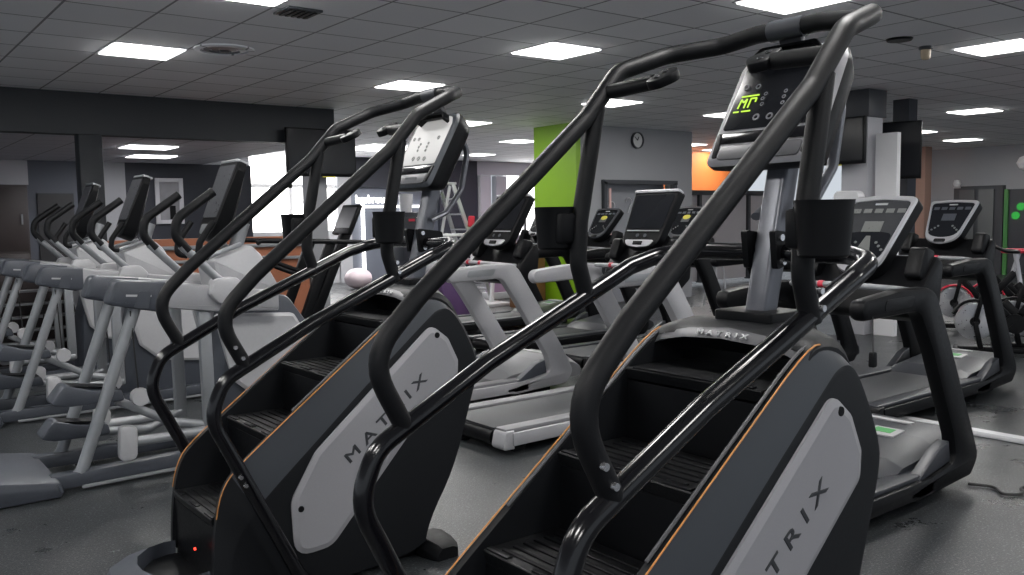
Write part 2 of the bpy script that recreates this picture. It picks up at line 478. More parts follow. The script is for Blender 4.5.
# far right wall
bm = B(); box(bm, (21.6, 6.9, 1.49), (.2, 10.6, 2.98)); struct('wall_far_right', bm, M_WALLG)
bm = B(); box(bm, (21.42, 9.62, 1.03), (.14, 1.12, 2.06)); d3 = struct('door_3', bm, M_FRAME)
bm = B()
for y in (9.86, 9.42): box(bm, (21.33, y, 1.05), (.04, .34, 1.85))
finish('glass_pane', bm, mat('door_glass', (.11, .115, .12), .25), d3)
bm = B(); box(bm, (21.42, 8.62, .98), (.14, .74, 1.96)); d4 = struct('door_4', bm, M_FRAME)
bm = B(); box(bm, (21.33, 8.97, .98), (.06, .09, 1.96)); finish('green_edge', bm, mat('green_edge_light', (.05, .20, .05), .5), d4)
bm = B()
for y, z in ((8.77, 1.36), (8.66, 1.56)): lathe(bm, [(0, -.02), (.09, -.02), (.09, .02), (0, .02)], (21.34, y, z), 'x', 10)
finish('green_dots', bm, E_GREENLED, d4)
bm = B(); lathe(bm, [(0, -.16), (.10, -.12), (.16, 0), (.10, .12), (0, .16)], (20.9, 8.44, 2.52), 'z', 16); dl = finish('dome_lamp', bm, M_WHITE)
tag(dl, 'white globe lamp near the ceiling by the far right wall', 'lamp')
bm = B(); bar(bm, (20.98, 8.44, 2.52), (21.5, 8.44, 2.52), .04, .04); finish('bracket', bm, M_WHITE, dl)
bm = B(); box(bm, (20.3, 10.40, 1.49), (.3, .24, 2.98)); struct('column_orange_lit', bm, mat('orange_lit_grey', (.24, .15, .12), .6))  # orange light falling on this column is put into its base colour
# column with the televisions, pale panel beside it
bm = B(); box(bm, (10.12, 5.96, 1.49), (.34, .34, 2.98), .005); struct('column_right', bm, M_WALLL)
bm = B(); box(bm, (10.10, 5.61, 1.22), (.08, .27, 2.44)); struct('wall_pale_panel', bm, M_WHITE)
bm = B(); box(bm, (11.43, 6.12, 1.49), (.22, .22, 2.98)); struct('column_dark', bm, M_NAVY)
# white trunking across the floor
bm = B(); box(bm, (6.03, 1.2, .018), (.085, 5.4, .036), .008); struct('trim_floor_trunking', bm, M_WHITE)

# ------------------------------------------------------------------ ceiling lights
def ceiling_light(label, x, y, z=CEIL, sx=.56, sy=.56, m=None, group='square ceiling light panels'):
    t = thing('ceiling_light', label, 'light', (x, y, z), 0, group)
    b_ = B()
    for s in (-1, 1):
        box(b_, (s * (sx / 2 + .012), 0, -.002), (.024, sy + .048, .006)); box(b_, (0, s * (sy / 2 + .012), -.002), (sx, .024, .006))
    finish('frame', b_, M_WALLL, t)
    b_ = B(); box(b_, (0, 0, -.0075), (sx, sy, .015)); finish('diffuser', b_, m or E_LIGHT, t)
    return t
LIGHTS = [
 (2.23, 8.01, 'square light panel alone at the upper left, before the dark beam'),
 (5.22, 6.03, 'square light panel above the gap between the two stair climbers'),
 (5.20, 8.49, 'square light panel directly over the rear stair climber handrail'),
 (8.22, 8.39, 'light panel crossed by the front climber left handrail'),
 (8.51, 3.67, 'light panel cut by the right edge of the picture'),
 (13.65, 6.23, 'light panel right of the television column, nearer of that pair'),
 (19.02, 8.91, 'light panel right of the television column, farther of that pair'),
 (5.38, 3.685, 'large light panel cut by the top edge, above the front climber console'),
 (2.22, 5.545, 'light panel sliver cut by the top edge, left of the square vent'),
 (10.73, 8.44, 'light panel just left of the front climber console'),
 (10.8, 13.6, 'light panel touching the left edge of the lime green column'),
 (12.27, 17.0, 'thin light panel right of the rear climber console'),
 (9.45, 16.2, 'wide bright panel standing in for a high window, right of the hanging television'),  # ceiling panel added in place of a high bright window strip
 (14.2, 16.2, 'far light panel left of the lime column, behind the nearest one there'),
 (16.25, 8.5, 'tiny far light panel beside the second television'),
 (8.0, 11.4, 'light panel between the rear climber handrails'),
 (14.6, 12.6, 'upper light panel in front of the orange wall'),
 (16.4, 13.2, 'lower light panel in front of the orange wall'),
]
for x, y, lab in LIGHTS:
    ceiling_light(lab, x, y, CEIL, *((1.7, 1.5) if 'wide' in lab else (.56, .56)), m=E_LIGHT_PINK if lab.startswith('far light') else None)
ceiling_light('upper of the two light panels under the lowered ceiling at left', 3.52, 12.55, 2.53, .62, .56, E_LIGHT_FAR)
ceiling_light('lower of the two light panels under the lowered ceiling at left', 4.05, 14.3, 2.53, .62, .56, E_LIGHT_FAR)
# lights the photo does not show, over and behind the camera, same fittings of the same room
for x, y in ((2.4, 1.3), (5.3, 1.2), (-.7, 5.8), (-.7, 8.2), (-.7, 3.4), (2.2, 3.4), (-.7,.9), (11.2, 3.7), (11.2, 1.2), (-.7, -1.1), (2.3, -1.1), (5.3, -1.1)):
    ceiling_light('light panel outside the picture', x, y)

# ------------------------------------------------------------------ ceiling fittings
t = thing('ceiling_vent', 'small dark square vent in the ceiling, upper left', 'vent', (2.72, 5.92, CEIL))
b_ = B(); box(b_, (0, 0, -.008), (.26, .26, .016), .003); finish('frame', b_, M_FRAME, t)
b_ = B()
for k in range(5): box(b_, (-.09 + k * .045, 0, -.02), (.02, .2, .01))
finish('slats', b_, M_BLACK, t)
t = thing('ceiling_diffuser', 'round air diffuser in the ceiling beside the left light panel', 'vent', (2.78, 7.55, CEIL))
for q, (r0, r1) in enumerate(((.06, .10), (.13, .17), (.20, .25))):
    b_ = B(); lathe(b_, [(r0, -.02), (r1, -.012), (r1, 0), (r0, -.004)], n=24); finish('ring', b_, M_CEIL if q == 2 else M_TUBE, t)
b_ = B(); lathe(b_, [(0, -.03), (.04, -.028), (.05, -.004), (0, 0)], n=16); finish('hub', b_, M_FRAME, t)
b_ = B(); lathe(b_, [(0, -.02), (.10, -.018), (.11, 0), (0, 0)], (7.35, 4.0, CEIL), n=20); o = finish('ceiling_speaker', b_, M_BLACK)
tag(o, 'flat dark disc in the ceiling above the television column', 'speaker')
t = thing('motion_sensor', 'small beige sensor hanging from the ceiling near the right light panel', 'sensor', (7.9, 4.05, CEIL))
b_ = B(); lathe(b_, [(0, 0), (.06, 0), (.06, -.02), (.045, -.03), (0, -.03)], n=16); finish('base', b_, M_FRAME, t)
b_ = B(); lathe(b_, [(0, -.03), (.045, -.03), (.04, -.10), (.025, -.115), (0, -.115)], n=16); finish('lens', b_, M_BEIGE, t)
t = thing('smoke_detector', 'white dome detector on the ceiling beside the beam end', 'detector', (6.0, 10.2, CEIL))
b_ = B(); lathe(b_, [(0, 0), (.13, 0), (.13, -.03), (.09, -.06), (0, -.07)], n=20); finish('dome', b_, M_WHITE, t)
b_ = B(); lathe(b_, [(0, .001), (.16, .001), (.16, -.008), (0, -.008)], n=20); finish('rim', b_, M_FRAME, t)

# ------------------------------------------------------------------ wall clock, pictures, televisions
t = thing('wall_clock', 'round wall clock with dark rim on the grey wall', 'clock', (10.97, 10.61, 2.77))
b_ = B(); lathe(b_, [(.124, 0), (.138, 0), (.138, -.05), (.124, -.05)], (0, 0, 0), 'y', 28); finish('rim', b_, M_FRAME, t)
b_ = B(); lathe(b_, [(0, -.02), (.127, -.02), (.127, 0), (0, 0)], (0, 0, 0), 'y', 28); finish('face', b_, M_CLOCK, t)
b_ = B(); bar(b_, (0, -.028, 0), (.03, -.028, .06), .006, .012); finish('hour_hand', b_, M_BLACK, t)
b_ = B(); bar(b_, (0, -.03, 0), (-.07, -.03, .06), .005, .009); finish('minute_hand', b_, M_BLACK, t)
t = thing('framed_picture', 'white framed picture on the dark rear wall behind the trainers', 'picture', (4.79, 15.98, 1.87))
b_ = B()
for s in (-1, 1): box(b_, (s * .205, -.02, 0), (.07, .04, .80), .005); box(b_, (0, -.02, s * .365), (.34, .04, .07), .005)
finish('frame', b_, mat('picture_frame_white', (.50, .50, .53), .5), t)
b_ = B(); box(b_, (0, -.006, 0), (.36, .012, .68)); finish('print', b_, mat('picture_grey', (.22, .22, .235), .4, 0, .5, 4), t)
b_ = B(); box(b_, (.05, -.014, -.20), (.10, .01, .24)); finish('dark_figure', b_, M_BLACK, t)
def tv(name, label, c, w, h, xdir, mark=True, mount=None):
    t = thing(name, label, 'television', c)
    t.matrix_world = frame_mat(c, xdir, (0, 0, 1))       # local x = width, y = up, z = towards viewer
    b_ = B(); box(b_, (0, 0, -.03), (w, h, .055), .008); finish('casing', b_, M_BLACK, t)
    b_ = B(); box(b_, (0, .01, .0), (w - .04, h - .06, .006)); finish('screen', b_, M_SCREEN, t)
    if mark:
        b_ = B(); box(b_, (mark * w * .3, -h / 2 - .004, -.01), (w * .18, .018, .02)); finish('yellow_tag', b_, M_YELLOW, t)
    b_ = B(); box(b_, (0, 0, -.135), (.24, .2, .16), .005); finish('wall_bracket', b_, M_FRAME, t)
    return t
tv('television', 'black television hanging at the end of the dark beam', (5.17, 10.66, 2.38), .98, .62, (1, 0, 0), .3)
tv('television', 'black television on the column behind the front climber console', (9.755, 6.18, 2.36), .92, .56, (0, -1, 0), .3)
t = tv('television', 'black television seen nearly edge on, right of the pale panel', (11.0, 5.98, 2.29), .56, .74, (.35, -1, 0), 0)
b_ = B(); box(b_, (10.12, 5.96, 2.81), (.40, .40, .33), .006); mb = finish('mounting_board', b_, M_FRAME)
tag(mb, 'dark mounting board on the column above the television', 'board')
t = thing('locker_bank', 'dark brown lockers against the rear wall at far left', 'lockers', (1.83, 15.78, 0))
b_ = B(); box(b_, (0, 0, 1.06), (1.36, .42, 2.12), .006); finish('carcass', b_, M_BROWN, t)
for x in (-.34, .34):
    for z in (.55, 1.58):
        b_ = B(); box(b_, (x, -.22, z), (.64, .025, .98), .004); d_ = finish('door', b_, M_BROWN, t)
        b_ = B(); box(b_, (x + .24, -.245, z), (.025, .03, .16)); finish('handle', b_, M_TUBE, d_)
t = thing('slatted_rack', 'grey slatted storage rack behind the cross trainers at far left', 'rack', (1.25, 10.4, 0))
b_ = B()
for s in (-1, 1): box(b_, (s * .95, 0, .47), (.06, .4, .94), .005)
finish('upright', b_, M_FRAME, t)
for k in range(6):
    b_ = B(); box(b_, (0, -.12, .14 + k * .135), (1.9, .16, .022), .004); finish('shelf', b_, M_TUBE, t)
b_ = B(); box(b_, (0, .1, .47), (1.9, .02, .9)); finish('back_panel', b_, M_BROWN, t)

# ------------------------------------------------------------------ stair climbers
US = 1.1
def U(x, o, z): return ((x - 1.43) * US, -o * US, (z + 1.376) * US)
def U2(x, z): return ((x - 1.43) * US, (z + 1.376) * US)

def rail_pts(pts, s): return [(*U(x, s * o, z), r * US) for x, o, z, r in pts]

def make_climber(label, loc, lit, lift=0.0):  # lit: console screen gets an emissive imitation of its reflection
    T = thing('stair_climber', label, 'stair climber', loc)
    # --- side shrouds: outline at the inner edge (accent line) and the fuller side face
    inner = [(.945, -1.36), (.955, -1.10), (.985, -.945), (1.05, -.868), (1.30, -.682), (1.56, -.490), (1.795, -.318),
             (1.87, -.318), (1.945, -.352), (2.02, -.432), (2.085, -.565), (2.10, -.635), (2.045, -.80), (1.965, -1.04), (1.84, -1.23), (1.81, -1.36)]
    crease = [(.975, -1.36), (1.0, -1.16), (1.05, -1.08), (1.13, -.995), (1.33, -.826), (1.58, -.613), (1.835, -.405),
              (1.885, -.368), (1.945, -.370), (2.005, -.452), (2.066, -.575), (2.078, -.64), (2.025, -.80), (1.945, -1.04), (1.82, -1.23), (1.79, -1.36)]
    line = inner; inner, crease = chaikin(inner), chaikin(crease)
    for s in (1, -1):
        b = B()
        rings = [[U(x, s * .222, z) for x, z in inner], [U(x, s * .245, z) for x, z in inner], [U(x, s * .272, z) for x, z in crease], [U(x, s * .274, z) for x, z in inset2(crease, .012)]]
        R = loft(b, rings, 0, True, True)
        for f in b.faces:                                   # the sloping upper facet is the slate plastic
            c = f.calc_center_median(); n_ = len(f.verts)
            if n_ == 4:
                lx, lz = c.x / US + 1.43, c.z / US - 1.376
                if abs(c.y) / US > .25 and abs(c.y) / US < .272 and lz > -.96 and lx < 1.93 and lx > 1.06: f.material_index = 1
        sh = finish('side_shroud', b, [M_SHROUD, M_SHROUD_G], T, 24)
        b = B()
        tube(b, [U(x, s * .246, z + .004) for x, z in inner[4:26]], .0024, 6)
        finish('accent_line', b, M_ORANGE, sh)
        b = B()
        tube(b, [U(x - .004, s * .229, z + .004) for x, z in inner[14:26]], .005, 6)
        finish('edge_trim', b, M_CAPBAND, sh)
        # grey badge panel with chamfered rim
        pan = rpoly([U2(1.845, -.428) + (.05,), U2(1.925, -.490) + (.05,), U2(1.972, -.585) + (.03,), U2(1.968, -.655) + (.04,), U2(1.745, -.842) + (.06,), U2(1.385, -1.225) + (.10,), U2(1.235, -1.235) + (.11,), U2(1.228, -1.02) + (.10,), U2(1.33, -.855) + (.10,)], 5)
        b = B()
        y0, y1, y2 = -s * .270 * US, -s * .281 * US, -s * .288 * US
        loft(b, [[(p[0], y0, p[1]) for p in pan], [(p[0], y1, p[1]) for p in pan], [(p[0], y2, p[1]) for p in inset2(pan, .022)]], 0, True, True)
        pn = finish('badge_panel', b, M_PANEL, sh, 10)
        d = Vector((math.cos(math.radians(38.0)), 0, math.sin(math.radians(38.0)))); nrm = Vector((0, -s, 0))
        if s < 0: d = -d
        up_ = Vector((-d.z, 0, d.x)) * 1.0
        if up_.z < 0: up_ = -up_
        cx, cz = U2(1.628, -.772)
        upd = nrm.cross(d)
        text_mesh('lettering', 'MATRIX', .066, M_LETTER_D, pn, frame_mat((cx, -s * .2885 * US, cz), d, upd), .0004, 1.5, 1.56, .0013)
        for hx, hz in ((1.868, -.472), (1.262, -1.055)):
            b = B(); px, pz = U2(hx, hz); lathe(b, [(0, -.004), (.013, -.004), (.013, .003), (0, .003)], (px, -s * .286 * US, pz), 'y', 14); finish('panel_bolt', b, M_BLACK, pn)
    # --- front cowl across the machine
    b = B()
    prof = [(1.785, -.322), (1.80, -.298), (1.86, -.278), (1.935, -.280), (1.99, -.33), (2.04, -.44), (2.085, -.575), (2.09, -.64), (2.04, -.78), (1.965, -1.04), (1.84, -1.23), (1.81, -1.36), (1.79, -1.36), (1.93, -.80), (1.98, -.60), (1.93, -.40), (1.86, -.345)]
    prof_e = [(1.785, -.352), (1.81, -.325), (1.865, -.318), (1.93, -.335), (1.98, -.39), (2.02, -.47), (2.06, -.585), (2.063, -.64), (2.015, -.78), (1.94, -1.04), (1.82, -1.23), (1.79, -1.36), (1.77, -1.36), (1.91, -.80), (1.96, -.60), (1.91, -.42), (1.86, -.36)]
    rings = []
    prof, prof_e = chaikin(prof, 1), chaikin(prof_e, 1)
    for o in (-.25, -.235, -.17, 0, .17, .235, .25):
        k = {0: 1, .17: .93, .235: .45, .25: .0}[abs(o)]
        rings.append([U(pe[0] * (1 - k) + p[0] * k, o, pe[1] * (1 - k) + p[1] * k) for p, pe in zip(prof, prof_e)])
    loft(b, rings)
    fc = finish('front_cowl', b, M_SHROUD, T, 30)
    b = B()
    path = [(-.235, -.338), (-.20, -.322), (-.12, -.307), (0, -.300), (.12, -.307), (.20, -.322), (.235, -.338)]
    rings = [[U(1.778, o, z - .018), U(1.794, o, z + .004), U(1.825, o, z + .008), U(1.81, o, z - .018)] for o, z in path]
    loft(b, rings); cb = finish('cowl_band', b, M_CAPBAND, fc, 60)
    xdir = (0, -1, 0)
    text_mesh('lettering', 'MATRIX', .0205, M_LETTER_L, fc, frame_mat(U(1.7845, 0, -.3075), xdir, (.016, 0, .022)), .0008, 1.6, 1.75, .0005)
    b = B(); box(b, U(1.90, 0, -.62), (.02, .44 * US, .55)); finish('riser_panel', b, M_BLACK, T)
    # --- steps
    noses = [(.955, -1.045), (1.178, -.785), (1.415, -.592), (1.655, -.405)]
    for k, (nx, nz) in enumerate(noses):
        dx = .235; dz = .20 if k else .30
        b = B()
        slab(b, rpoly([U2(nx, nz) + (.006,), U2(nx + dx, nz) + (0,), U2(nx + dx, nz - .035) + (0,), U2(nx + .012, nz - .035) + (0,)] if k < 3 else [U2(nx, nz) + (.006,), U2(nx + .23, nz), U2(nx + .23, nz - .03), U2(nx + .012, nz - .03)], 3), -.216 * US, .216 * US)
        st = finish('step', b, M_STEP, T)
        b = B()
        if k < 3:
            for q in range(6):
                x = nx + .035 + q * .032
                box(b, U(x, 0, nz + .002), (.012, .36 * US, .006), .002)
            for s in (-.17, 0, .17):
                box(b, U(nx + .015, s, nz + .002), (.02, .09, .006), .002)
        else:
            box(b, U(nx + .012, 0, nz + .002), (.02, .42, .006), .002)
        finish('grip_ribs', b, M_BLACK, st)
        b = B(); box(b, U(nx + .018, 0, nz - .035 - dz / 2), (.02, .43 * US, dz * US)); finish('riser', b, M_BLACK, st)
    # --- base: rear pad, floor pan, front outrigger
    b = B()
    pad = [(.95, .27), (.88, .28), (.78, .25), (.69, .16), (.655, .05), (.655, -.05), (.69, -.16), (.78, -.25), (.88, -.28), (.95, -.27), (1.02, -.235), (1.02, .235)]
    rp = [((x - 1.43) * US, -o * US) for x, o in pad]
    slab(b, [((.97 - 1.43 + (x / US + 1.43 - .97) * .58) * US, y * .74) for x, y in rp], .0, .10, .01, 'z'); rc = finish('rear_base_cover', b, M_BLACK, T)
    b = B(); n_ = len(pad) - 2
    oring = [((x - 1.43) * US, -o * US) for x, o in pad[:n_]]; iring = [((.955 - 1.43 + (x - .955) * .62) * US, -o * .72 * US) for x, o in pad[:n_]]
    loft(b, [[(p[0], p[1], .002), (p[0], p[1], .09), ((p[0] * .85 + q[0] * .15), (p[1] * .85 + q[1] * .15), .12), (q[0], q[1], .155), (q[0], q[1], .045)] for p, q in zip(oring, iring)])
    finish('rear_rim', b, M_SLATE, rc)
    b = B(); box(b, U(1.36, 0, -1.34), (.86 * US, .46 * US, .075), .01); finish('base_frame', b, M_BLACK, T)
    for s in (1, -1):
        b = B(); rings = []
        for o, w, h in ((.18, .085, .036), (.26, .08, .034), (.33, .062, .030), (.352, .05, .024)):
            rings.append([U(1.86 - w, s * o, -1.376), U(1.86 + w * .9, s * o, -1.376), U(1.86 + w * .9, s * o, -1.376 + 2 * h * .8), U(1.86 + w * .4, s * o, -1.376 + 2 * h), U(1.86 - w * .6, s * o, -1.376 + 2 * h), U(1.86 - w, s * o, -1.376 + h)])
        loft(b, rings); finish('front_outrigger', b, M_BLACK, T)
    b = B(); lathe(b, [(0, -.006), (.006, -.006), (.006, 0), (0, 0)], U(.93, .12, -1.17), 'x', 8); finish('indicator', b, E_RED, T)
    # --- glossy lower rail, one loop
    half = [(1.30, .33, -1.37, 0), (1.215, .345, -1.26, .1), (.925, .35, -.655, .17), (.975, .35, -.535, .12), (1.30, .35, -.368, .3), (1.81, .348, -.149, .08), (1.915, .328, -.118, .10), (1.98, .235, -.106, .11)]
    pts = rail_pts(half, 1) + rail_pts([(a, o, c, r) for a, o, c, r in half][::-1], -1)
    b = B(); tube(b, pts, .0265, 14, fn=7); lr = finish('lower_handrail', b, M_GLOSS, T)
    for s in (1, -1):
        for x, z in ((1.012, -.868), (1.028, -.900)):
            b = B(); lathe(b, [(0, -.006), (.008, -.006), (.008, .006), (0, .006)], Vector(U(x, s * .348, z)) + Vector((0, -s * .0285, 0)), 'y', 10); finish('bolt', b, M_BRIGHT, lr)
    # --- upper rail
    half = [(1.052, .35, -.492, 0), (.962, .35, -.322, .13), (1.10, .35, -.186, .1), (1.645, .348, .262, .08), (1.765, .346, .396, .09), (1.93, .315, .453 + lift * .6, .1), (2.045, .21, .474 + lift, .07), (2.055, .10, .488 + lift, 0)]
    pts = rail_pts(half, 1) + rail_pts(half[::-1], -1)
    b = B(); tube(b, pts, .0268, 14, fn=7); ur = finish('upper_handrail', b, M_BLACK2, T)
    for s in (1, -1):
        for x, z in ((1.006, -.423), (1.030, -.462)):
            b = B(); lathe(b, [(0, -.006), (.008, -.006), (.008, .006), (0, .006)], Vector(U(x, s * .35, z)) + Vector((.004, -s * .030, 0)), 'y', 10); finish('bolt', b, M_BRIGHT, ur)
        # front support with cup holder
        b = B(); tube(b, rail_pts([(1.645, .35, -.235, 0), (1.612, .35, -.13, .1), (1.618, .35, -.02, .2), (1.684, .348, .292, 0)], s), .0265, 12)
        sp = finish('rail_support', b, M_BLACK2, T)
        for x, z in ((1.632, -.166), (1.640, -.203)):
            b = B(); lathe(b, [(0, -.008), (.008, -.008), (.008, .004), (0, .008)], Vector(U(x, s * .35, z)) + Vector((.008, -s * .027, 0)), 'y', 10); finish('bolt', b, M_BRIGHT, sp)
        b = B()
        c = Vector(U(1.588, s * .414, 0))
        zt, zb = (.024 + 1.376) * US, (-.092 + 1.376) * US
        lathe(b, [(0, zb), (.050, zb), (.056, zb + .006), (.064, zt - .012), (.066, zt), (.060, zt), (.057, zt - .012), (.050, zb + .012), (0, zb + .012)], (c.x, c.y, 0), 'z', 28)
        box(b, (c.x, c.y + s * .056, (zt + zb) / 2), (.08, .04, .09), .01)
        finish('cup_holder', b, M_BLACK, T)
        # sensor grip pointing inwards
        b = B()
        tube(b, [U(1.715, s * .345, .336), U(1.738, s * .185, .346)], .0225, 12)
        gp = finish('side_grip', b, M_BLACK2, T)
        b = B()
        slab(b, rpoly([(-.045, -.030, .01), (.045, -.030, .02), (.055, .02, .03), (0, .06, .035), (-.055, .02, .03)], 3), -.014, .014, .005, 'z')
        bmesh.ops.transform(b, verts=b.verts, matrix=Matrix.Translation(U(1.742, s * .160, .352)) @ Matrix.Rotation(math.radians(-28), 4, 'Y') @ Matrix.Rotation(0 if s < 0 else PI, 4, 'Z') @ Matrix.Rotation(PI, 4, 'Z'))
        finish('grip_head', b, M_BLACK, gp)
        for q in (-.02, .02):
            b = B(); lathe(b, [(0, 0), (.009, 0), (.008, .004), (0, .004)], Matrix.Translation(U(1.742, s * .160, .352)) @ Matrix.Rotation(math.radians(-28), 4, 'Y') @ Vector((q, 0, .013)), 'z', 10); finish('grip_button', b, M_CAPBAND, gp)
    # --- post, its foot plate and clamps
    b = B()
    rings = []
    for z, x in ((-.31, 1.935), (.20, 2.060)):
        rings.append([U(x + px, py, z) for px, py in rpoly([(-.031, -.034, .016), (.033, -.034, .016), (.033, .034, .016), (-.031, .034, .016)], 4)])
    loft(b, rings); ps = finish('console_post', b, M_SILVER, T, 50)
    b = B()
    slab(b, rpoly([(U2(1.865, 0)[0], -.10, .012), (U2(2.02, 0)[0], -.10, .012), (U2(2.02, 0)[0], .10, .012), (U2(1.865, 0)[0], .10, .012)], 3), (-.300 + 1.376) * US, (-.256 + 1.376) * US, .005, 'z')
    finish('post_foot', b, M_BLACK, T)
    for s in (1, -1):
        b = B(); slab(b, rpoly([U2(1.93, -.045) + (.01,), U2(2.06, -.06) + (.02,), U2(2.06, -.11) + (.02,), U2(1.945, -.150) + (.01,)], 3), -s * .036 * US, -s * .054 * US); clp = finish('rail_clamp', b, M_BLACK, T)
        for x, z in ((1.955, -.065), (1.965, -.128)):
            b = B(); lathe(b, [(0, -.006), (.010, -.006), (.010, .006), (0, .006)], Vector(U(x, s * .056, z)), 'y', 10); finish('bolt', b, M_BRIGHT, clp)
    # --- console: local frame, origin at the middle of its face
    a = Vector(U(1.918, 0, .130)); e = Vector(U(2.100, 0, .448))
    up = (e - a).normalized(); H = (e - a).length; xd = Vector((0, -1, 0)); nz = xd.cross(up)   # nz points back to the user
    M = Matrix((xd, up, nz)).transposed().to_4x4(); M.translation = (a + e) / 2
    Cn = []
    def fin(name, b, m, par, sharp=38):
        bmesh.ops.transform(b, verts=b.verts, matrix=M); return finish(name, b, m, par, sharp)
    w = .173 * US; h = H / 2
    out = rpoly([(-w, -h, .035), (w, -h, .035), (w * .96, h * .70, .05), (w * .80, h, .05), (-w * .80, h, .05), (-w * .96, h * .70, .05)], 5)
    b = B()
    o2 = inset2(out, .012); back = [(x * .86, y * .88 + .01) for x, y in out]
    loft(b, [[(x, y, -.115) for x, y in [(x * .7, y * .75) for x, y in out]], [(x, y, -.095) for x, y in back], [(x, y, -.03) for x, y in out], [(x, y, -.008) for x, y in out]])
    con = fin('console', b, M_BLACK, T)
    b = B()      # grey face frame: ring
    ins = rpoly([(-w * .83, -h * .42, .012), (w * .83, -h * .42, .012), (w * .80, h * .66, .03), (w * .66, h * .86, .03), (-w * .66, h * .86, .03), (-w * .80, h * .66, .03)], 5)
    n_ = len(out)
    loft(b, [[(x, y, -.008) for x, y in out], [(x, y, .004) for x, y in o2], [(x, y, .006) for x, y in inset2(out, .018)]], 0, True, True)
    fin('face_frame', b, M_PANEL if not lit else M_SHROUD_G, con)
    b = B(); slab(b, ins, .004, .0085, .001, 'z'); scr = fin('display_panel', b, E_SCREENW if lit else M_SCREEN, con)
    b = B(); slab(b, rpoly([(-w * .80, -h * .66, .01), (w * .80, -h * .66, .01), (w * .82, -h * .47, .01), (-w * .82, -h * .47, .01)], 3), .004, .009, .001, 'z'); fin('tray_slot', b, M_GLOSS, con)
    b = B(); slab(b, rpoly([(-w * .74, -h * .94, .015), (w * .74, -h * .94, .015), (w * .74, -h * .69, .01), (-w * .74, -h * .69, .01)], 3), .004, .011, .003, 'z'); tl = fin('accessory_tray', b, M_CAPBAND, con)
    b = B()
    for q in range(12): box(b, (-.03 + q * .009, -h * .80, .0115), (.004, .014, .002))
    fin('speaker_slots', b, M_FRAME, tl)
    for s in (-1, 1):
        b = B(); slab(b, rpoly([(s * w * .80 - .008, -h * .90, .006), (s * w * .80 + .010, -h * .90, .006), (s * w * .84 + .010, -h * .48, .006), (s * w * .84 - .008, -h * .48, .006)], 3), .004, .010, .001, 'z'); fin('side_inlay', b, M_BLACK, con)
    # reading ledge and fan hood at the top
    b = B()
    slab(b, rpoly([(-w * .66, h * .70, .01), (-w * .50, h * .90, .02), (w * .50, h * .90, .02), (w * .66, h * .70, .01), (w * .60, h * .66, .0), (w * .44, h * .80, .02), (-w * .44, h * .80, .02), (-w * .60, h * .66, 0)], 3), .0, .045, .006, 'z')
    fin('top_ledge', b, M_BLACK, con)
    # keys
    keys = [(-.65, .325, .010), (-.42, .31, .010), (.505, .285, .011), (-.22, .157, .007), (-.25, .078, .007), (-.225, -.02, .007), (.14, .16, .007), (.14, .064, .007), (.154, -.04, .007), (-.25, -.24, .0125), (.0, -.25, .0125), (.275, -.27, .0125)]
    for kx, ky, kr in keys:
        b = B(); lathe(b, [(kr * .45, .0085), (kr, .0085), (kr * .95, .0115), (kr * .5, .0115)], (kx * w, ky * h, 0), 'z', 14)
        fin('key', b, M_BRIGHT if not lit else M_LCDGREY, scr)
    if not lit:
        b = B()
        def seg(x0, y0, x1, y1, t_=.0042): bar(b, (x0, y0, .010), (x1, y1, .010), t_, .002, up=(0, 0, 1))
        gx, gy = -w * .74, -h * .09
        for (x0, y0, x1, y1) in ((.012, .050, .075, .050), (.0, -.004, .020, -.004), (.030, -.004, .062, -.004),
                                 (.012, .008, .016, .040), (.016, .040, .026, .028), (.026, .028, .036, .040), (.036, .040, .034, .008),
                                 (.048, .008, .050, .040), (.048, .040, .070, .040), (.070, .040, .069, .026)):
            seg(gx + x0, gy + y0, gx + x1, gy + y1)
        fin('green_readout', b, E_LCD, scr)
    # neck to the rail clamp, loop bracket behind
    b = B()
    tp = Vector(U(2.055, 0, .488 + lift))
    bar(b, Vector(U(2.135, 0, .38)), tp, .075, .022, .004)
    finish('rail_neck', b, M_CAPBAND, T)
    b = B(); tube(b, [Vector(U(2.055, -.052, .488 + lift)), Vector(U(2.055, .052, .488 + lift))], .031, 16); finish('rail_collar', b, M_FRAME, T)
    for s in (1, -1):
        b = B(); tube(b, rail_pts([(2.13, .075, .40, 0), (2.175, .085, .28, .06), (2.14, .085, .12, .06), (2.07, .07, .02, .05), (2.0, .055, -.01, 0)], s), .013, 10, ry=.018)
        finish('rear_bracket', b, M_SILVER, con)
    return T

C1 = make_climber('front stair climber with grey side badge, green readout lit on its dark console', (1.43 * US, 1.43 * US, 0), False)
C2 = make_climber('rear stair climber with grey side badge and pale glaring console screen', ((1.43 + .042) * US, (1.43 + 1.813) * US, 0), True, .04)

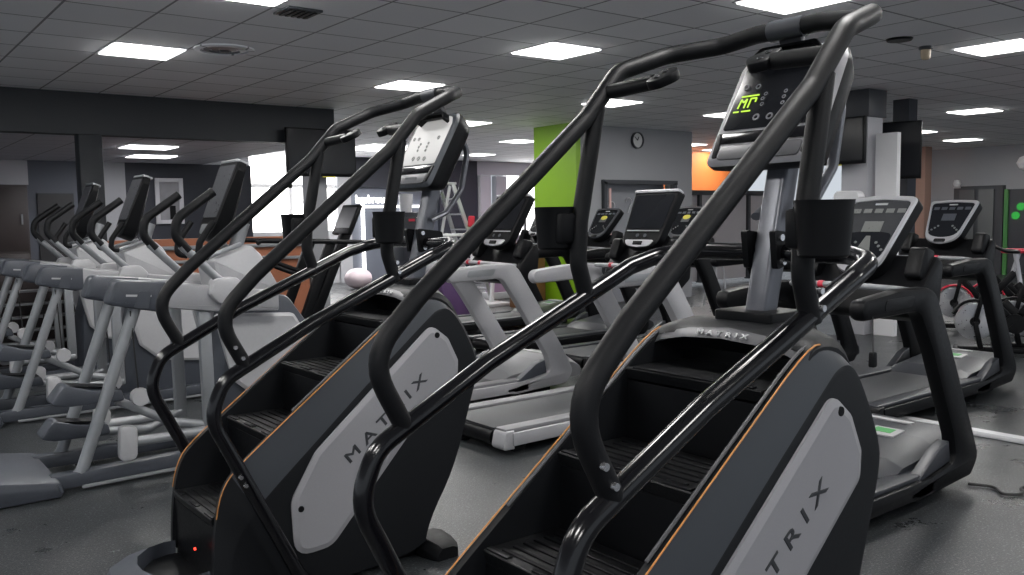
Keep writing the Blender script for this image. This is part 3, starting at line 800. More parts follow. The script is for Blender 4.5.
# ------------------------------------------------------------------ adaptive cross trainers
def make_trainer(label, loc):
    T = thing('cross_trainer', label, 'cross trainer', loc, 0, 'row of grey cross trainers')
    X = lambda x: x - 1.7
    def pt(x, o, z, r=0): return (X(x), -o, z, r)
    # rear pedestal and floor rails
    b = B()
    prof = rpoly([(X(.20), .0), (X(.93), .0), (X(.95), .03, .01), (X(.93), .092, .02), (X(.55), .155, .08), (X(.28), .150, .06), (X(.18), .08, .04)], 4)
    slab(b, prof, -.41, .41, .025); finish('rear_base', b, M_SLATE, T)
    for s in (1, -1):
        b = B(); bar(b, pt(.90, s * .27, .060)[:3], pt(2.75, s * .20, .075)[:3], .09, .085, .012); finish('floor_rail', b, M_SLATE, T)
        b = B(); bar(b, pt(1.05, s * .335, .024)[:3], pt(2.5, s * .27, .024)[:3], .02, .018, .004); finish('floor_trim', b, M_TUBE, T)
        # rear leg
        b = B(); tube(b, [pt(.90, s * .27, .05), pt(1.05, s * .275, .06, .12), pt(1.41, s * .285, 1.06)], .034, 14); finish('rear_leg', b, M_TUBE, T)
        # upper arm beam with dark end cover
        b = B()
        slab(b, rpoly([(X(1.50), 1.165), (X(2.26), 1.062, .03), (X(2.26), .935, .02), (X(1.9), .95, .1), (X(1.50), 1.010)], 4), -s * .285 - .060, -s * .285 + .060, .02)
        finish('upper_beam', b, M_GREYP, T)
        b = B()
        slab(b, rpoly([(X(1.225), 1.045, .03), (X(1.275), 1.188, .05), (X(1.56), 1.158, .0), (X(1.56), 1.0, .0), (X(1.50), .985, .03)], 5), -s * .285 - .068, -s * .285 + .068, .022)
        cv = finish('beam_end_cover', b, M_SLATE, T)
        b = B()
        bar(b, (X(1.33), -s * (.285 + .0685), 1.093), (X(1.47), -s * (.285 + .0685), 1.082), .004, .012); finish('cover_line', b, M_GREYP2, cv)
        b = B(); slab(b, rpoly([(X(1.37), 1.02, .01), (X(1.45), 1.01, .01), (X(1.47), 1.11, .02), (X(1.40), 1.115, .02)], 3), -s * (.285 + .066), -s * (.285 + .074)); finish('cover_plate', b, M_SLATE, cv)
        # arm pivot cover
        b = B()
        slab(b, rpoly([(X(1.80), 1.075, .03), (X(1.84), 1.165, .04), (X(1.975), 1.165, .04), (X(2.04), 1.10, .03), (X(1.99), 1.01, .03), (X(1.86), 1.005, .04)], 4), -s * .27, -s * .385, .02); finish('pivot_cover', b, M_GREYP2, T)
        b = B(); tube(b, [pt(1.93, s * .335, 1.10), pt(1.66, s * .335, 1.37)], .026, 12); hb = finish('moving_arm', b, M_TUBE, T)
        b = B(); tube(b, [pt(1.70, s * .335, 1.335), pt(1.625, s * .335, 1.425, .09), pt(1.640, s * .335, 1.53, .10), pt(1.865, s * .33, 1.69)], .0285, 12); finish('hand_grip', b, M_BLACK2, hb)
        # swing links and pedals
        b = B(); bar(b, pt(1.79, s * .285, .97)[:3], pt(1.80, s * .285, .20)[:3], .055, .075, .012); finish('swing_link', b, M_TUBE, T)
        b = B(); tube(b, [pt(1.34, s * .30, .225), pt(1.82, s * .30, .225)], .030, 12); finish('drive_tube', b, M_TUBE, T)
        b = B(); slab(b, rpoly([(X(1.255), .125, .04), (X(1.355), .125, .04), (X(1.365), .325, .04), (X(1.265), .335, .03)], 4), -s * .27, -s * .345, .018); finish('link_cover', b, M_GREYP2, T)
        dz = .0 if s > 0 else -.27
        b = B(); slab(b, rpoly([(X(.92), .50 + dz, .02), (X(1.00), .60 + dz, .03), (X(1.14), .555 + dz, .1), (X(1.30), .54 + dz, .02), (X(1.32), .47 + dz, .02), (X(1.0), .475 + dz, .05)], 4), -s * .10, -s * .275, .012); pe = finish('pedal', b, M_SLATE, T)
        b = B(); slab(b, rpoly([(X(1.02), .585 + dz, .01), (X(1.28), .548 + dz, .01), (X(1.28), .555 + dz), (X(1.02), .592 + dz)], 2), -s * .12, -s * .255); finish('tread', b, M_BLACK, pe)
        b = B(); tube(b, [pt(1.28, s * .22, .47 + dz), pt(1.58, s * .25, .30 + dz * .5, .1), pt(1.80, s * .28, .25)], .027, 10); finish('pedal_link', b, M_TUBE, T)
        b = B(); lathe(b, [(0, -.03), (.05, -.03), (.055, 0), (.05, .03), (0, .03)], (X(1.39), -s * .31, .49), 'y', 20); finish('hub_cap', b, M_GREYP2, T)
        b = B(); tube(b, [pt(1.36, s * .31, 1.0), pt(1.385, s * .31, .50)], .005, 6); finish('cable', b, M_CABLE, T)
    # drive housing
    b = B(); slab(b, rpoly([(X(1.90), .0), (X(2.86), .0, .06), (X(2.84), .45, .2), (X(2.52), .82, .2), (X(2.38), 1.02, .1), (X(2.05), 1.05, .08), (X(1.93), .60, .08)], 5), -.20, .20, .03); finish('drive_housing', b, M_SLATE, T)
    for s in (1, -1):
        b = B()
        q = rpoly([(X(1.88), .935, .03), (X(2.40), .90, .04), (X(2.52), .70, .1), (X(2.72), .42, .08), (X(2.62), .30, .06), (X(2.14), .36, .09), (X(1.98), .50, .06)], 5)
        loft(b, [[(p[0], -s * .19, p[1]) for p in q], [(p[0], -s * .228, p[1]) for p in q], [(p[0], -s * .24, p[1]) for p in inset2(q, .02)]])
        finish('side_panel', b, M_GREYP2, T, 20)
    b = B(); slab(b, rpoly([(X(1.90), 1.27, .03), (X(2.16), 1.355, .04), (X(2.225), 1.29, .05), (X(2.36), 1.04, .04), (X(2.18), .98, .04), (X(1.94), 1.02, .05)], 5), -.17, .17, .03); uh = finish('upper_housing', b, M_GREYP2, T)
    b = B(); tube(b, [pt(2.10, 0, 1.30), pt(2.17, 0, 1.50)], .045, 14); finish('console_neck', b, M_TUBE, T)
    # fixed bars either side of the console
    for s in (1, -1):
        b = B(); tube(b, [pt(2.10, s * .12, 1.36), pt(1.85, s * .20, 1.285)], .016, 10); finish('fixed_bar', b, M_TUBE, T)
        b = B(); tube(b, [pt(1.86, s * .20, 1.287), pt(1.80, s * .205, 1.30, .04), pt(1.81, s * .21, 1.38, .04), pt(1.90, s * .215, 1.51)], .021, 10); finish('fixed_grip', b, M_BLACK2, T)
    # console: tilted screen slab
    a, e = Vector((X(1.945), 0, 1.375)), Vector((X(2.15), 0, 1.885))
    up = (e - a).normalized(); xd = Vector((0, -1, 0)); nz = xd.cross(up)
    M = Matrix((xd, up, nz)).transposed().to_4x4(); M.translation = (a + e) / 2
    h = (e - a).length / 2; wv = .175
    def fin(nm, b, m, par):
        bmesh.ops.transform(b, verts=b.verts, matrix=M); return finish(nm, b, m, par)
    out = rpoly([(-wv * .70, -h, .12), (wv * .70, -h, .12), (wv, h * .75, .05), (wv * .9, h, .05), (-wv * .9, h, .05), (-wv, h * .75, .05)], 5)
    b = B(); loft(b, [[(x * .8, y * .85, -.05 + .035 * y / h) for x, y in out], [(x, y, -.03 + .03 * y / h) for x, y in out], [(x, y, .045) for x, y in out], [(x, y, .055) for x, y in inset2(out, .012)]]); con = fin('console', b, M_BLACK, T)
    b = B(); slab(b, rpoly([(-wv * .72, -h * .45, .02), (wv * .72, -h * .45, .02), (wv * .82, h * .86, .02), (-wv * .82, h * .86, .02)], 3), .054, .058, 0, 'z'); fin('screen', b, mat('glare_screen', (.07, .072, .08), .3), con)
    b = B(); slab(b, rpoly([(-wv * .9, h * .93, .01), (wv * .9, h * .93, .01), (wv * .86, h * 1.01, .01), (-wv * .86, h * 1.01, .01)], 3), -.02, .056, .004, 'z'); fin('top_trim', b, M_TUBE, con)
    b = B(); slab(b, rpoly([(-wv * .4, -h * .86, .02), (wv * .4, -h * .86, .02), (wv * .45, -h * .62, .02), (-wv * .45, -h * .62, .02)], 3), .054, .064, .003, 'z'); fin('key_pad', b, M_TUBE, con)
    return T

tr0 = make_trainer('grey cross trainer nearest the stair climbers, largest of its row', (1.7, 5.68, 0))
tr = copy_tree(tr0); tr.location = (1.7, 7.80, 0)
tr['label'] = 'grey cross trainer in the middle of the row, console before the white framed picture'
tr = copy_tree(tr); tr.location = (1.7, 9.55, 0)
tr['label'] = 'farthest grey cross trainer of the row, console in front of the dark pillar'

# ------------------------------------------------------------------ treadmills
def make_treadmill(label, front_x, right_y, paint, style, width=.86, group='treadmills on the gym floor', side=None, logo=False, lean=0.0, dz=0.0, cz=0.0):
    """local x runs forward from the front foot (0), y=0 is the centre line"""
    T = thing('treadmill', label, 'treadmill', (front_x, right_y + width / 2, 0), 0, group)
    hw = width / 2
    dark = paint is M_BLACK
    sidem = side or (M_RAILTOP if not dark else M_BLACK)
    # deck
    b = B(); box(b, (-1.16, 0, .095), (1.86, width - .16, .10), .015); finish('deck', b, M_BLACK, T)
    b = B(); box(b, (-1.22, 0, .148), (1.72, .52, .014), .004); finish('running_belt', b, M_BELT, T)
    b = B()
    lathe(b, [(0, -.26), (.055, -.26), (.055, .26), (0, .26)], (-2.06, 0, .09), 'y', 16); finish('rear_roller', b, M_BLACK, T)
    for s in (1, -1):
        b = B(); box(b, (-1.20, -s * (hw - .085), .152), (1.78, .11, .03), .008); finish('side_rail', b, M_RAILTOP if not dark else M_HOOD, T)
        b = B(); slab(b, rpoly([(-2.13, .035, .03), (-2.03, .035), (-2.03, .155), (-2.10, .155, .03)], 3), -s * (hw - .145), -s * (hw - .01), .012); finish('rear_cap', b, M_GREYP if not dark else M_BLACK, T)
        b = B(); bar(b, (-2.05, -s * (hw - .015), .10), (-.45, -s * (hw - .015), .105), .03, .085, .008); finish('side_skirt', b, M_GREYP if not dark else M_BLACK, T)
        b = B(); slab(b, rpoly([(-2.0, .0, .01), (-1.9, .0, .01), (-1.9, .06), (-2.0, .06)], 2), -s * (hw - .17), -s * (hw - .07)); finish('rear_foot', b, M_BLACK, T)
        # hand rail, upright and foot in one bent frame
        b = B()
        L_ = lean
        outer = [(-1.15 - L_, 1.05, .05), (-1.13 - L_, 1.105, .05), (-.80 - L_, 1.135, .2), (-.47 - L_, 1.13, .16), (-.30 - L_ * .7, .84, .0), (-.06 - L_ * .1, .40, .3), (.06, .17, .10), (-.03, .075, .06), (-.60, .045, .05), (-.72, .085, .03), (-.60, .135, .04), (-.20, .185, .10), (-.24, .33, .15), (-.48 - L_ * .8, .80, .3), (-.62 - L_, 1.015, .10), (-.85 - L_, 1.01, .2), (-1.12 - L_, 1.005, .04)]
        slab(b, rpoly(outer, 5), -s * (hw - .085), -s * hw, .026); up_ = finish('side_frame', b, paint, T)
        b = B(); slab(b, rpoly([(-.97 - L_, 1.04, .03), (-.72 - L_, 1.045, .03), (-.68 - L_, 1.10, .03), (-.95 - L_, 1.095, .03)], 4), -s * (hw - .002), -s * (hw + .004), .001); finish('grip_recess', b, M_TUBE if not dark else M_BLACK2, up_)
        b = B(); slab(b, [(-.58, .135), (-.24, .19), (-.26, .30), (-.36, .27)], -s * (hw - .085), -s * (hw - .02), .005); finish('corner_cover', b, M_HOOD if dark else M_SLATE, up_)
    # motor hood
    b = B()
    prof = [(-.70, .15), (-.56, .225), (-.20, .275), (.12, .285), (.22, .22), (.24, .10), (-.70, .10)]
    ring = lambda o, k: [(x, -o, .1 + (z - .1) * k) for x, z in rpoly([(a, c, .05) for a, c in prof], 4)]
    loft(b, [ring(-hw + .11, .72), ring(-hw + .20, 1), ring(hw - .20, 1), ring(hw - .11, .72)]); mh = finish('motor_hood', b, M_HOOD if dark else M_RAILTOP, T)
    b = B(); bar(b, (.03, -.06, .283), (.03, .26, .283), .05, .012, .002); finish('hood_badge', b, M_GREYP2, mh)
    if dark:
        b = B(); box(b, (-.22, -.03, .275), (.13, .17, .008), 0, Matrix.Rotation(math.radians(-6), 3, 'Y')); finish('sticker', b, M_GREYP2, mh)
        b = B(); box(b, (-.21, -.02, .279), (.07, .11, .006), 0, Matrix.Rotation(math.radians(-6), 3, 'Y')); finish('green_mark', b, M_STICKG, mh)
    b = B(); slab(b, rpoly([(-.42, .0, .02), (-.12, .0, .02), (-.12, .09, .02), (-.42, .09, .02)], 3), -hw + .12, hw - .12); finish('lift_base', b, M_BLACK, T)
    # cross bar, cowl and heart rate grips
    b = B(); slab(b, rpoly([(-.52, .97, .03), (-.40, .93, .05), (-.28, 1.02, .04), (-.25, 1.24, .05), (-.32, 1.28, .03), (-.47, 1.12, .05)], 4), -hw + .07, hw - .07, .02); cw = finish('console_cowl', b, M_BLACK, T)
    b = B(); tube(b, [(-.45, -.30, 1.10, 0), (-.66, -.30, 1.125, .06), (-.68, -.12, 1.13, .06), (-.68, .12, 1.13, .06), (-.66, .30, 1.125, .06), (-.45, .30, 1.10, 0)], .016, 10); finish('pulse_grip', b, M_ALU if not dark else M_TUBE, T)
    for s in (1, -1):
        b = B(); tube(b, [(-.68, s * .07, 1.13), (-.68, s * .10, 1.13)], .019, 10); finish('grip_ring', b, M_RED, T)
        b = B(); slab(b, rpoly([(-.48, 1.17, .03), (-.37, 1.14, .03), (-.30, 1.30, .03), (-.41, 1.33, .03)], 4), s * .25, s * .34, .015); finish('bottle_holder', b, M_BLACK, T)
    # console
    if style == 'screen':
        a, e, wv = Vector((-.47, 0, 1.25)), Vector((-.235, 0, 1.69)), .235
    else:
        a, e, wv = Vector((-.46, 0, 1.23)), Vector((-.19, 0, 1.575)), .20
    if style == 'smoky': a = Vector((-.50, 0, 1.17)); wv = .19
    up = (e - a).normalized(); xd = Vector((0, -1, 0)); nz = xd.cross(up)
    M = Matrix((xd, up, nz)).transposed().to_4x4(); M.translation = (a + e) / 2
    h = (e - a).length / 2
    def fin(nm, b, m, par):
        bmesh.ops.transform(b, verts=b.verts, matrix=M); return finish(nm, b, m, par)
    if style == 'screen':
        out = rpoly([(-wv * .80, -h * .9, .10), (0, -h * 1.02, .3), (wv * .80, -h * .9, .10), (wv, h, .03), (-wv, h, .03)], 6)
    else:
        out = rpoly([(-wv * .70, -h * .86, .14), (0, -h * 1.1, .3), (wv * .70, -h * .86, .14), (wv * 1.05, h, .04), (0, h * 1.06, .4), (-wv * 1.05, h, .04)], 6)
    b = B(); loft(b, [[(x * .75, y * .8, -.09) for x, y in out], [(x, y, -.05) for x, y in out], [(x, y, .012) for x, y in out], [(x, y, .02) for x, y in inset2(out, .01)]])
    con = fin('console', b, M_BLACK, T)
    if style == 'screen':
        b = B(); slab(b, rpoly([(-wv * .78, -h * .34, .02), (wv * .78, -h * .34, .02), (wv * .86, h * .84, .02), (-wv * .86, h * .84, .02)], 3), .019, .023, 0, 'z'); fin('screen', b, M_SCREEN, con)
        b = B(); slab(b, rpoly([(-wv * .98, h * .92, .01), (wv * .98, h * .92, .01), (wv * .98, h * 1.02, .01), (-wv * .98, h * 1.02, .01)], 3), -.03, .028, .005, 'z'); fin('top_trim', b, M_ALU, con)
        b = B(); bar(b, (-wv * .72, -h * .42, .022), (wv * .72, -h * .42, .022), .008, .006, up=(0, 0, 1)); fin('divider', b, M_ALU, con)
        b = B(); slab(b, rpoly([(-wv * .66, -h * .74, .04), (wv * .66, -h * .74, .04), (wv * .5, -h * .94, .06), (0, -h * 1.0, .2), (-wv * .5, -h * .94, .06)], 5), .018, .03, .004, 'z'); kp = fin('key_plate', b, M_ALU, con)
        b = B(); box(b, (0, -h * .86, .034), (.09, .03, .012), .003); fin('stop_key', b, M_BLACK, kp)
        for q in (-.04, .04):
            b = B(); lathe(b, [(0, .018), (.016, .018), (.014, .026), (0, .026)], (q, -h * .58, 0), 'z', 12); fin('round_key', b, M_SLATE, con)
    else:
        rim = inset2(out, .002); inn = rpoly([(-wv * .62, -h * .66, .10), (0, -h * .80, .25), (wv * .62, -h * .66, .10), (wv * .90, h * .86, .03), (0, h * .92, .4), (-wv * .90, h * .86, .03)], 6)
        b = B(); loft(b, [[(x, y, .012) for x, y in rim], [(x, y, .030) for x, y in inset2(out, .008)], [(x, y, .030) for x, y in inn], [(x, y, .020) for x, y in inn]], 0, False, False); fin('silver_rim', b, M_FRAME if logo else M_ALU, con)
        b = B(); slab(b, inset2(inn, -.002), .019, .024, 0, 'z'); sc = fin('display_panel', b, M_SCREEN2 if style == 'smoky' else M_SCREEN, con)
        b = B(); box(b, (0, h * .20, .0255), (.11, .07, .003)); fin('readout', b, M_LCDGREY if style == 'smoky' else M_SLATE, sc)
        b = B(); box(b, (0, h * .80, .0255), (.07, .012, .003)); fin('badge_strip', b, M_GREYP2, sc)
        for q in range(5):
            b = B(); box(b, (-.13 + q * .065, h * .62, .0255), (.045, .028, .003)); fin('key', b, M_LCDGREY if style == 'smoky' else M_SLATE, sc)
        if style == 'smoky':
            b = B(); slab(b, rpoly([(-wv * .56, -h * .62, .06), (0, -h * .74, .2), (wv * .56, -h * .62, .06), (wv * .68, h * .02, .03), (0, h * .10, .3), (-wv * .68, h * .02, .03)], 5), .0235, .0262, 0, 'z'); fin('lower_panel', b, M_SCREEN, sc)
            b = B(); slab(b, [(-.045, -h * .50), (.045, -h * .50), (.012, -h * .05), (-.012, -h * .05)], .026, .0285, 0, 'z'); fin('centre_wedge', b, M_LCDGREY, sc)
        for q in range(4):
            for r in (-1, 1):
                b = B(); lathe(b, [(0, .024), (.009, .024), (.008, .029), (0, .029)], (r * (.06 + .022 * q), -h * (.22 + .09 * q) + .0, 0), 'z', 10); fin('round_key', b, M_LCDGREY, sc)
        b = B(); slab(b, rpoly([(-.05, -h * .99, .015), (.05, -h * .99, .015), (.045, -h * .84, .012), (-.045, -h * .84, .012)], 3), .02, .036, .003, 'z'); fin('stop_key', b, M_BLACK, con)
    if logo:
        b = B(); lathe(b, [(0, .023), (.055, .023), (.05, .028), (0, .028)], (0, h * .55, 0), 'z', 16)
        bmesh.ops.scale(b, verts=b.verts, vec=(1, .62, 1)); fin('yellow_badge', b, M_YELLOW, con)
    b = B(); bar(b, (-.33, 0, 1.18), tuple((a + e) / 2 + nz * -.06), .16, .06, .01); finish('console_neck', b, M_BLACK, T)
    return T

make_treadmill('black treadmill at right, nearest, green sticker on its motor hood', 4.85, 2.16, M_BLACK, 'smoky')
make_treadmill('black treadmill at right, behind the nearest black one, clear of the white floor strip', 7.75, 3.15, M_BLACK, 'panel')
make_treadmill('grey treadmill whose running deck ends between the two stair climbers', 5.40, 4.32, M_GREYP, 'screen', lean=.09)
make_treadmill('grey treadmill with pale looped side frame beside the rear climber cowl', 4.98, 5.62, M_GREYP, 'screen', lean=.09)
make_treadmill('black treadmill with yellow badge on its console, left of the front climber console', 7.75, 6.02, M_BLACK, 'panel', logo=True)
make_treadmill('black treadmill with yellow badge, right of the lime green column', 7.75, 7.32, M_BLACK, 'panel', logo=True)
make_treadmill('black treadmill mostly hidden by the front climber post and cup holder', 7.75, 4.58, M_BLACK, 'panel')
make_treadmill('black treadmill with bent side frame against the lime green column', 8.30, 9.15, M_BLACK, 'panel')
# safety lanyard, power cable
b = B(); tube(b, [(3.74, 2.135, 1.03), (3.742, 2.132, .86)], .003, 6); lan = finish('safety_lanyard', b, M_CABLE)
tag(lan, 'black safety clip hanging from the nearest black treadmill handrail', 'safety clip')
b = B(); slab(b, rpoly([(3.722, .80, .01), (3.762, .80, .015), (3.757, .87, .01), (3.727, .87, .01)], 3), 2.12, 2.145, .004); finish('clip', b, M_BLACK, lan)
b = B(); tube(b, [(4.86, 2.20, .012, 0), (4.92, 2.08, .012, .1), (4.80, 2.0, .012, .1), (4.90, 1.92, .012, .1), (5.0, 2.0, .012, .1), (5.20, 1.86, .012, .2), (5.6, 1.78, .012, .2), (5.96, 1.5, .012)], .008, 8); pc = finish('power_cable', b, M_CABLE)
tag(pc, 'black power cable on the floor running from the nearest black treadmill', 'cable')
b = B(); bar(b, (5.52, 1.80, .014), (5.96, 1.50, .014), .03, .018, .004); finish('cable_cover', b, M_TUBE, pc)

# ------------------------------------------------------------------ black arm-and-leg machine behind the trainers
t = thing('stepper', 'black stepping machine with tilted dark screen, behind the rear climber rails', 'stepper', (4.4, 9.3, 0))
def Q(x, o, z, r=0): return (x - 4.4, -o, z, r)
for s in (1, -1):
    b = B(); bar(b, Q(3.96, s * .28, .06)[:3], Q(4.46, s * .26, 1.28)[:3], .07, .11, .015); finish('upright', b, M_BLACK, t)
    b = B(); tube(b, [Q(3.58, s * .3, 1.27), Q(3.62, s * .3, 1.295, .03), Q(4.95, s * .3, 1.24)], .028, 10); finish('handrail', b, M_BLACK2, t)
    b = B(); tube(b, [Q(3.70, s * .22, 1.10), Q(4.35, s * .22, .84)], .024, 10); finish('step_arm', b, M_BLACK2, t)
    b = B(); slab(b, rpoly([(3.42 - 4.4, 1.05, .02), (3.74 - 4.4, 1.08, .03), (3.74 - 4.4, 1.13, .02), (3.42 - 4.4, 1.10, .02)], 3), -s * .12, -s * .30, .01); finish('pedal', b, M_BLACK, t)
b = B(); bar(b, Q(4.30, 0, .30)[:3], Q(4.82, 0, 1.45)[:3], .10, .12, .02); finish('mast', b, M_BLACK, t)
b = B(); box(b, Q(4.25, 0, .05)[:3], (1.5, .6, .10), .02); box(b, Q(4.45, 0, .20)[:3], (.7, .4, .22), .04); finish('base', b, M_BLACK, t)
a, e = Vector(Q(4.72, 0, 1.33)[:3]), Vector(Q(4.88, 0, 1.67)[:3]); up = (e - a).normalized()
R = Matrix(((Vector((0, -1, 0))), up, Vector((0, -1, 0)).cross(up))).transposed()
b = B(); box(b, (a + e) / 2, (.42, (e - a).length, .05), .012, R); c_ = finish('console', b, M_BLACK, t)
b = B(); box(b, (a + e) / 2 + R @ Vector((0, .02, .027)), (.36, .26, .004), 0, R); finish('screen', b, mat('grey_screen', (.035, .035, .042), .35, 0, 0, 10, 0, .3), c_)
b = B(); box(b, Q(4.52, .33, 1.12)[:3], (.10, .01, .02)); finish('green_strip', b, E_GREENLED, t)

# ------------------------------------------------------------------ spin bikes
def make_bike(label, loc, rz, guard=M_RED):
    """front along +x"""
    T = thing('spin_bike', label, 'spin bike', loc, rz, 'spin bikes behind the black treadmills')
    b = B()
    prof = [(.0, -.018), (.03, -.024), (.08, -.018), (.17, -.022), (.188, -.020), (.192, 0), (.188, .020), (.17, .022), (.08, .018), (.03, .024), (0, .018)]
    lathe(b, prof, (.36, 0, .345), 'y', 36); fw = finish('flywheel', b, M_FLY, T, 20)
    for s in (1, -1):
        b = B(); lathe(b, [(0, -.012), (.045, -.012), (.05, 0), (.045, .012), (0, .012)], (.36, s * .03, .345), 'y', 16); finish('hub', b, M_BLACK, fw)
        b = B(); bar(b, (.36, s * .045, .345), (.30, s * .045, .06), .022, .05, .006); finish('fork', b, M_BLACK, T)
        b = B(); bar(b, (.28, s * .05, .70), (.36, s * .045, .345), .02, .045, .006); finish('fork_stay', b, M_BLACK, T)
    b = B()
    arc = [(.36 + .222 * math.cos(a_), .345 + .222 * math.sin(a_)) for a_ in [math.radians(k) for k in range(20, 161, 14)]]
    tube(b, [(x, 0, z) for x, z in arc], .016, 8, ry=.040); finish('wheel_guard', b, guard, T)
    for x, w_ in ((.52, .5), (-.48, .5)):
        b = B(); tube(b, [(x, -w_ / 2, .035), (x, w_ / 2, .035)], .032, 10); finish('floor_bar', b, M_BLACK, T)
    b = B(); bar(b, (.52, 0, .05), (-.48, 0, .06), .05, .06, .01); bar(b, (-.36, 0, .08), (.10, 0, .56), .06, .08, .01); bar(b, (.02, 0, .34), (.34, 0, .72), .06, .08, .01); bar(b, (.02, 0, .34), (-.30, 0, .74), .06, .08, .01)
    finish('frame', b, M_BLACK, T)
    b = B(); tube(b, [(-.26, 0, .68), (-.34, 0, .98)], .024, 10); finish('seat_post', b, M_ALU, T)
    b = B(); slab(b, rpoly([(-.50, -.10, .05), (-.28, -.07, .05), (-.14, -.025, .02), (-.14, .025, .02), (-.28, .07, .05), (-.50, .10, .05)], 4), .97, 1.03, .02, 'z'); finish('saddle', b, M_RED, T)
    b = B(); tube(b, [(.30, 0, .68), (.36, 0, 1.05)], .024, 10); finish('handlebar_post', b, M_ALU, T)
    b = B(); tube(b, [(.66, -.17, 1.16, 0), (.46, -.19, 1.07, .06), (.34, -.14, 1.06, .06), (.34, .14, 1.06, .06), (.46, .19, 1.07, .06), (.66, .17, 1.16, 0)], .018, 8); finish('handlebar', b, M_BLACK2, T)
    b = B(); lathe(b, [(0, -.02), (.10, -.02), (.10, .02), (0, .02)], (.0, .08, .34), 'y', 20); finish('chain_cover', b, M_BLACK, T)
    for s in (1, -1):
        b = B(); bar(b, (0, s * .11, .34), (s * .12, s * .11, .22 if s > 0 else .46), .018, .03); box(b, (s * .13, s * .16, .21 if s > 0 else .47), (.10, .09, .03), .006); finish('crank', b, M_BLACK, T)
    return T
RZ = math.radians(118)
def at_wheel(x, y): return (x - .36 * math.cos(RZ), y - .36 * math.sin(RZ), 0)
sb = make_bike('spin bike with fully visible silver flywheel behind the upright of a black treadmill', at_wheel(9.42, 4.24), RZ, M_BLACK)
for (x, y), lab in (((9.95, 4.08), 'spin bike at the right picture edge with red saddle showing'),
                    ((11.15, 5.28), 'spin bike half hidden by the nearest black treadmill upright, red wheel guard'),
                    ((11.7, 5.14), 'spin bike in the second line, flywheel peeping between two treadmill uprights')):
    if 'second line' in lab or 'edge' in lab:
        c = copy_tree(sb2 if 'second' in lab else sb)
    else:
        c = sb2 = make_bike(lab, (0, 0, 0), RZ)
    c.location = at_wheel(x, y); c['label'] = lab

# ------------------------------------------------------------------ ladder, ball and other things in the middle distance
t = thing('step_ladder', 'aluminium step ladder standing open behind the rear climber console', 'ladder', (8.3, 12.5, 0), math.radians(8))
for s in (1, -1):
    b = B(); bar(b, (.86, s * .24, .0), (.02, s * .17, 2.08), .035, .075, .006); finish('front_rail', b, M_ALU, t)
    b = B(); bar(b, (-.62, s * .24, .0), (-.04, s * .17, 2.04), .03, .05, .006); finish('rear_rail', b, M_ALU, t)
for k in range(7):
    f_ = (k + 1) / 8; b = B(); box(b, (.86 - .84 * f_, 0, 2.08 * f_), (.09, .47 - .13 * f_, .025), .004); finish('step', b, M_ALU, t)
b = B(); box(b, (-.01, 0, 2.08), (.22, .38, .04), .01); finish('top_cap', b, M_ALU, t)
b = B(); slab(b, rpoly([(-.07, 1.34, .03), (.05, 1.36, .03), (.07, 1.53, .02), (-.05, 1.53, .03)], 3), -.02, .02, .01)
bmesh.ops.transform(b, verts=b.verts, matrix=Matrix.Translation((8.62, 12.20, .0))); o = finish('red_patch', b, M_RED)
tag(o, 'small red cloth put in against the aluminium step ladder', 'patch')  # added shape for an unidentified red spot by the ladder
b = B(); bmesh.ops.create_icosphere(b, subdivisions=4, radius=.25, matrix=Matrix.Translation((9.05, 17.1, .22)) @ Matrix.Diagonal((1.25, 1, .9, 1)))
o = finish('exercise_ball', b, M_PINK); tag(o, 'pinkish white exercise ball on the floor seen under the rear climber rail', 'ball')
b = B(); lathe(b, [(0, 0), (.12, 0), (.14, .36), (.13, .36), (.11, .03), (0, .03)], (9.03, 15.0, 1.62), n=20); bk = finish('white_bucket', b, M_WHITE)
tag(bk, 'white round bucket on a dark cabinet, left of the rear climber post', 'bucket')
t = thing('display_cabinet', 'dark cabinet below the white bucket', 'cabinet', (9.05, 15.0, 0))
b = B(); box(b, (0, 0, .81), (.5, .5, 1.62), .01); finish('carcass', b, M_NAVY, t)
b = B(); box(b, (0, -.255, 1.30), (.42, .012, .46), .004); d_ = finish('door', b, M_FRAME, t)
b = B(); box(b, (.17, -.27, 1.3), (.02, .02, .14)); finish('handle', b, M_ALU, d_)
b = B(); box(b, (-.05, -.263, 1.47), (.14, .008, .05)); finish('red_strip', b, M_RED, d_)
t = thing('cable_machine', 'white framed cable machine seen through the grey treadmill side frame', 'gym machine', (8.35, 12.05, 0))
for x in (-.45, .1, .55):
    b = B(); bar(b, (x, 0, 0), (x + (.12 if x else 0), 0, 1.25), .06, .06, .008); finish('upright', b, M_WHITE, t)
for z in (.45, 1.22):
    b = B(); bar(b, (-.45, 0, z), (.65, 0, z), .05, .05, .008); finish('crossbar', b, M_WHITE, t)
b = B(); box(b, (.1, .1, .03), (1.3, .8, .06), .01); finish('base', b, M_WHITE, t)
b = B(); box(b, (-.2, .12, .42), (.34, .24, .5), .02); finish('weight_stack', b, M_FRAME, t)
t = thing('mauve_lit_panel', 'panel coloured for the pinkish glow behind the grey treadmill side frame', 'lit_panel', (9.86, 13.0, 0))  # added panel, its mauve imitates pinkish light on the far area
b = B(); box(b, (0, 0, .42), (.66, .16, .62), .03); finish('pad', b, M_MAUVE, t)
b = B(); box(b, (0, 0, .06), (.7, .3, .12), .01); finish('foot', b, M_WHITE, t)
t = thing('purple_lit_block', 'block coloured for the purple glow at the back of the rear climber cowl', 'block', (7.45, 11.15, 0))  # added block, its purple imitates coloured light back there
b = B(); slab(b, rpoly([(-.25, 0, .03), (.25, 0, .03), (.25, .62, .12), (-.25, .62, .12)], 4), -.2, .2, .03); finish('cushion', b, M_PURPLE, t)
b = B(); box(b, (0, 0, .02), (.52, .42, .03)); finish('base', b, M_FRAME, t)
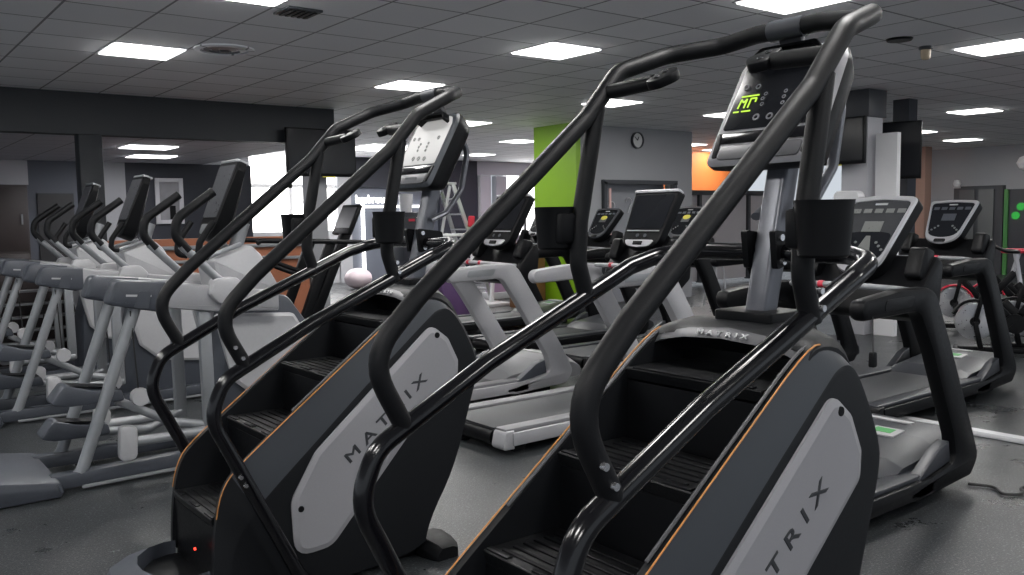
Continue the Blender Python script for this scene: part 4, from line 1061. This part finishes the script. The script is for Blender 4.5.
t = thing('wooden_cabinet', 'brown wooden cabinet standing against the lime green column', 'cabinet', (9.14, 11.35, 0))
b = B(); box(b, (0, 0, .5), (.42, .44, 1.0), .01); finish('carcass', b, M_WOOD, t)
b = B(); box(b, (-.215, 0, .52), (.015, .40, .86), .004); d_ = finish('door', b, M_WOOD, t)
b = B(); box(b, (-.23, .13, .6), (.02, .02, .12)); finish('handle', b, M_ALU, d_)
t = thing('stool', 'small purple topped stool beyond the front climber post', 'stool', (11.45, 9.3, 0))
b = B(); lathe(b, [(0, .66), (.19, .66), (.20, .70), (.18, .74), (0, .745)], n=24); finish('seat', b, M_PURPLE, t)
for k in range(4):
    a_ = PI / 4 + k * PI / 2; b = B(); tube(b, [(.12 * math.cos(a_), .12 * math.sin(a_), .67), (.19 * math.cos(a_), .19 * math.sin(a_), .0)], .014, 8); finish('leg', b, M_ALU, t)
b = B(); tube(b, [(.165 * math.cos(a_), .165 * math.sin(a_), .25) for a_ in [k * PI / 8 for k in range(16)]], .009, 6, closed=True); finish('foot_ring', b, M_ALU, t)
t = thing('towel_dispenser', 'rounded white dispenser in front of the right hand column, over a treadmill console', 'dispenser', (9.88, 5.93, 1.66))
b = B(); slab(b, rpoly([(-.17, -.10, .02), (.17, -.10, .02), (.17, .10, .09), (-.17, .10, .09)], 5), 0, -.16, .02, 'x'); finish('cover', b, M_WHITE, t)
b = B(); box(b, (-.08, 0, -.105), (.10, .24, .012)); finish('slot', b, M_FRAME, t)
# decals on glass
def squiggle(label, pts, c, m):
    b = B(); tube(b, [(c[0] + x, c[1], c[2] + z) for x, z in pts], .012, 6); o = finish('glass_decal', b, m); tag(o, label, 'decal')
c8 = [(.07 * math.sin(2 * k), .16 * math.cos(k)) for k in [2 * PI * q / 28 for q in range(29)]]
squiggle('dark looped figure drawn on the pale glazed partition', c8, (15.15, 12.235, 1.66), M_FRAME)
cq = [(.07 * math.cos(a_), .07 + .07 * math.sin(a_)) for a_ in [math.radians(k) for k in range(180, -70, -20)]] + [(.0, -.06), (-.02, -.12)]
squiggle('pale hooked mark on the mirror glass right of the lime column', cq, (10.97, 10.8, 1.66), M_WALLL)
cq2 = [(.08 * math.cos(a_), .08 * math.sin(a_)) for a_ in [math.radians(k) for k in range(200, -40, -20)]]
squiggle('pale arc mark on the mirror glass close to its left frame', cq2, (10.55, 10.8, 1.66), M_WALLL)
t = thing('alarm_box', 'small white alarm beacon over the dark double door at far right', 'alarm', (21.33, 10.1, 2.13))
b = B(); lathe(b, [(0, -.07), (.06, -.07), (.09, 0), (.06, .08), (0, .09)], n=14); finish('beacon', b, M_WHITE, t)
b = B(); box(b, (.02, 0, -.09), (.12, .16, .04), .005); finish('base', b, M_WALLL, t)

# ------------------------------------------------------------------ render look
w = bpy.data.worlds.new('world'); scene.world = w; w.use_nodes = True
w.node_tree.nodes['Background'].inputs['Color'].default_value = (.85, .92, 1, 1)
w.node_tree.nodes['Background'].inputs['Strength'].default_value = .27
scene.view_settings.view_transform = 'Standard'; scene.view_settings.look = 'None'
scene.view_settings.gamma = 1; scene.view_settings.use_curve_mapping = False
scene.view_settings.exposure = 1.4
scene.cycles.max_bounces = 6; scene.cycles.diffuse_bounces = 4; scene.cycles.glossy_bounces = 4
scene.cycles.use_denoising = True
scene.cycles.sample_clamp_indirect = 4
scene.cycles.sample_clamp_direct = 2.5
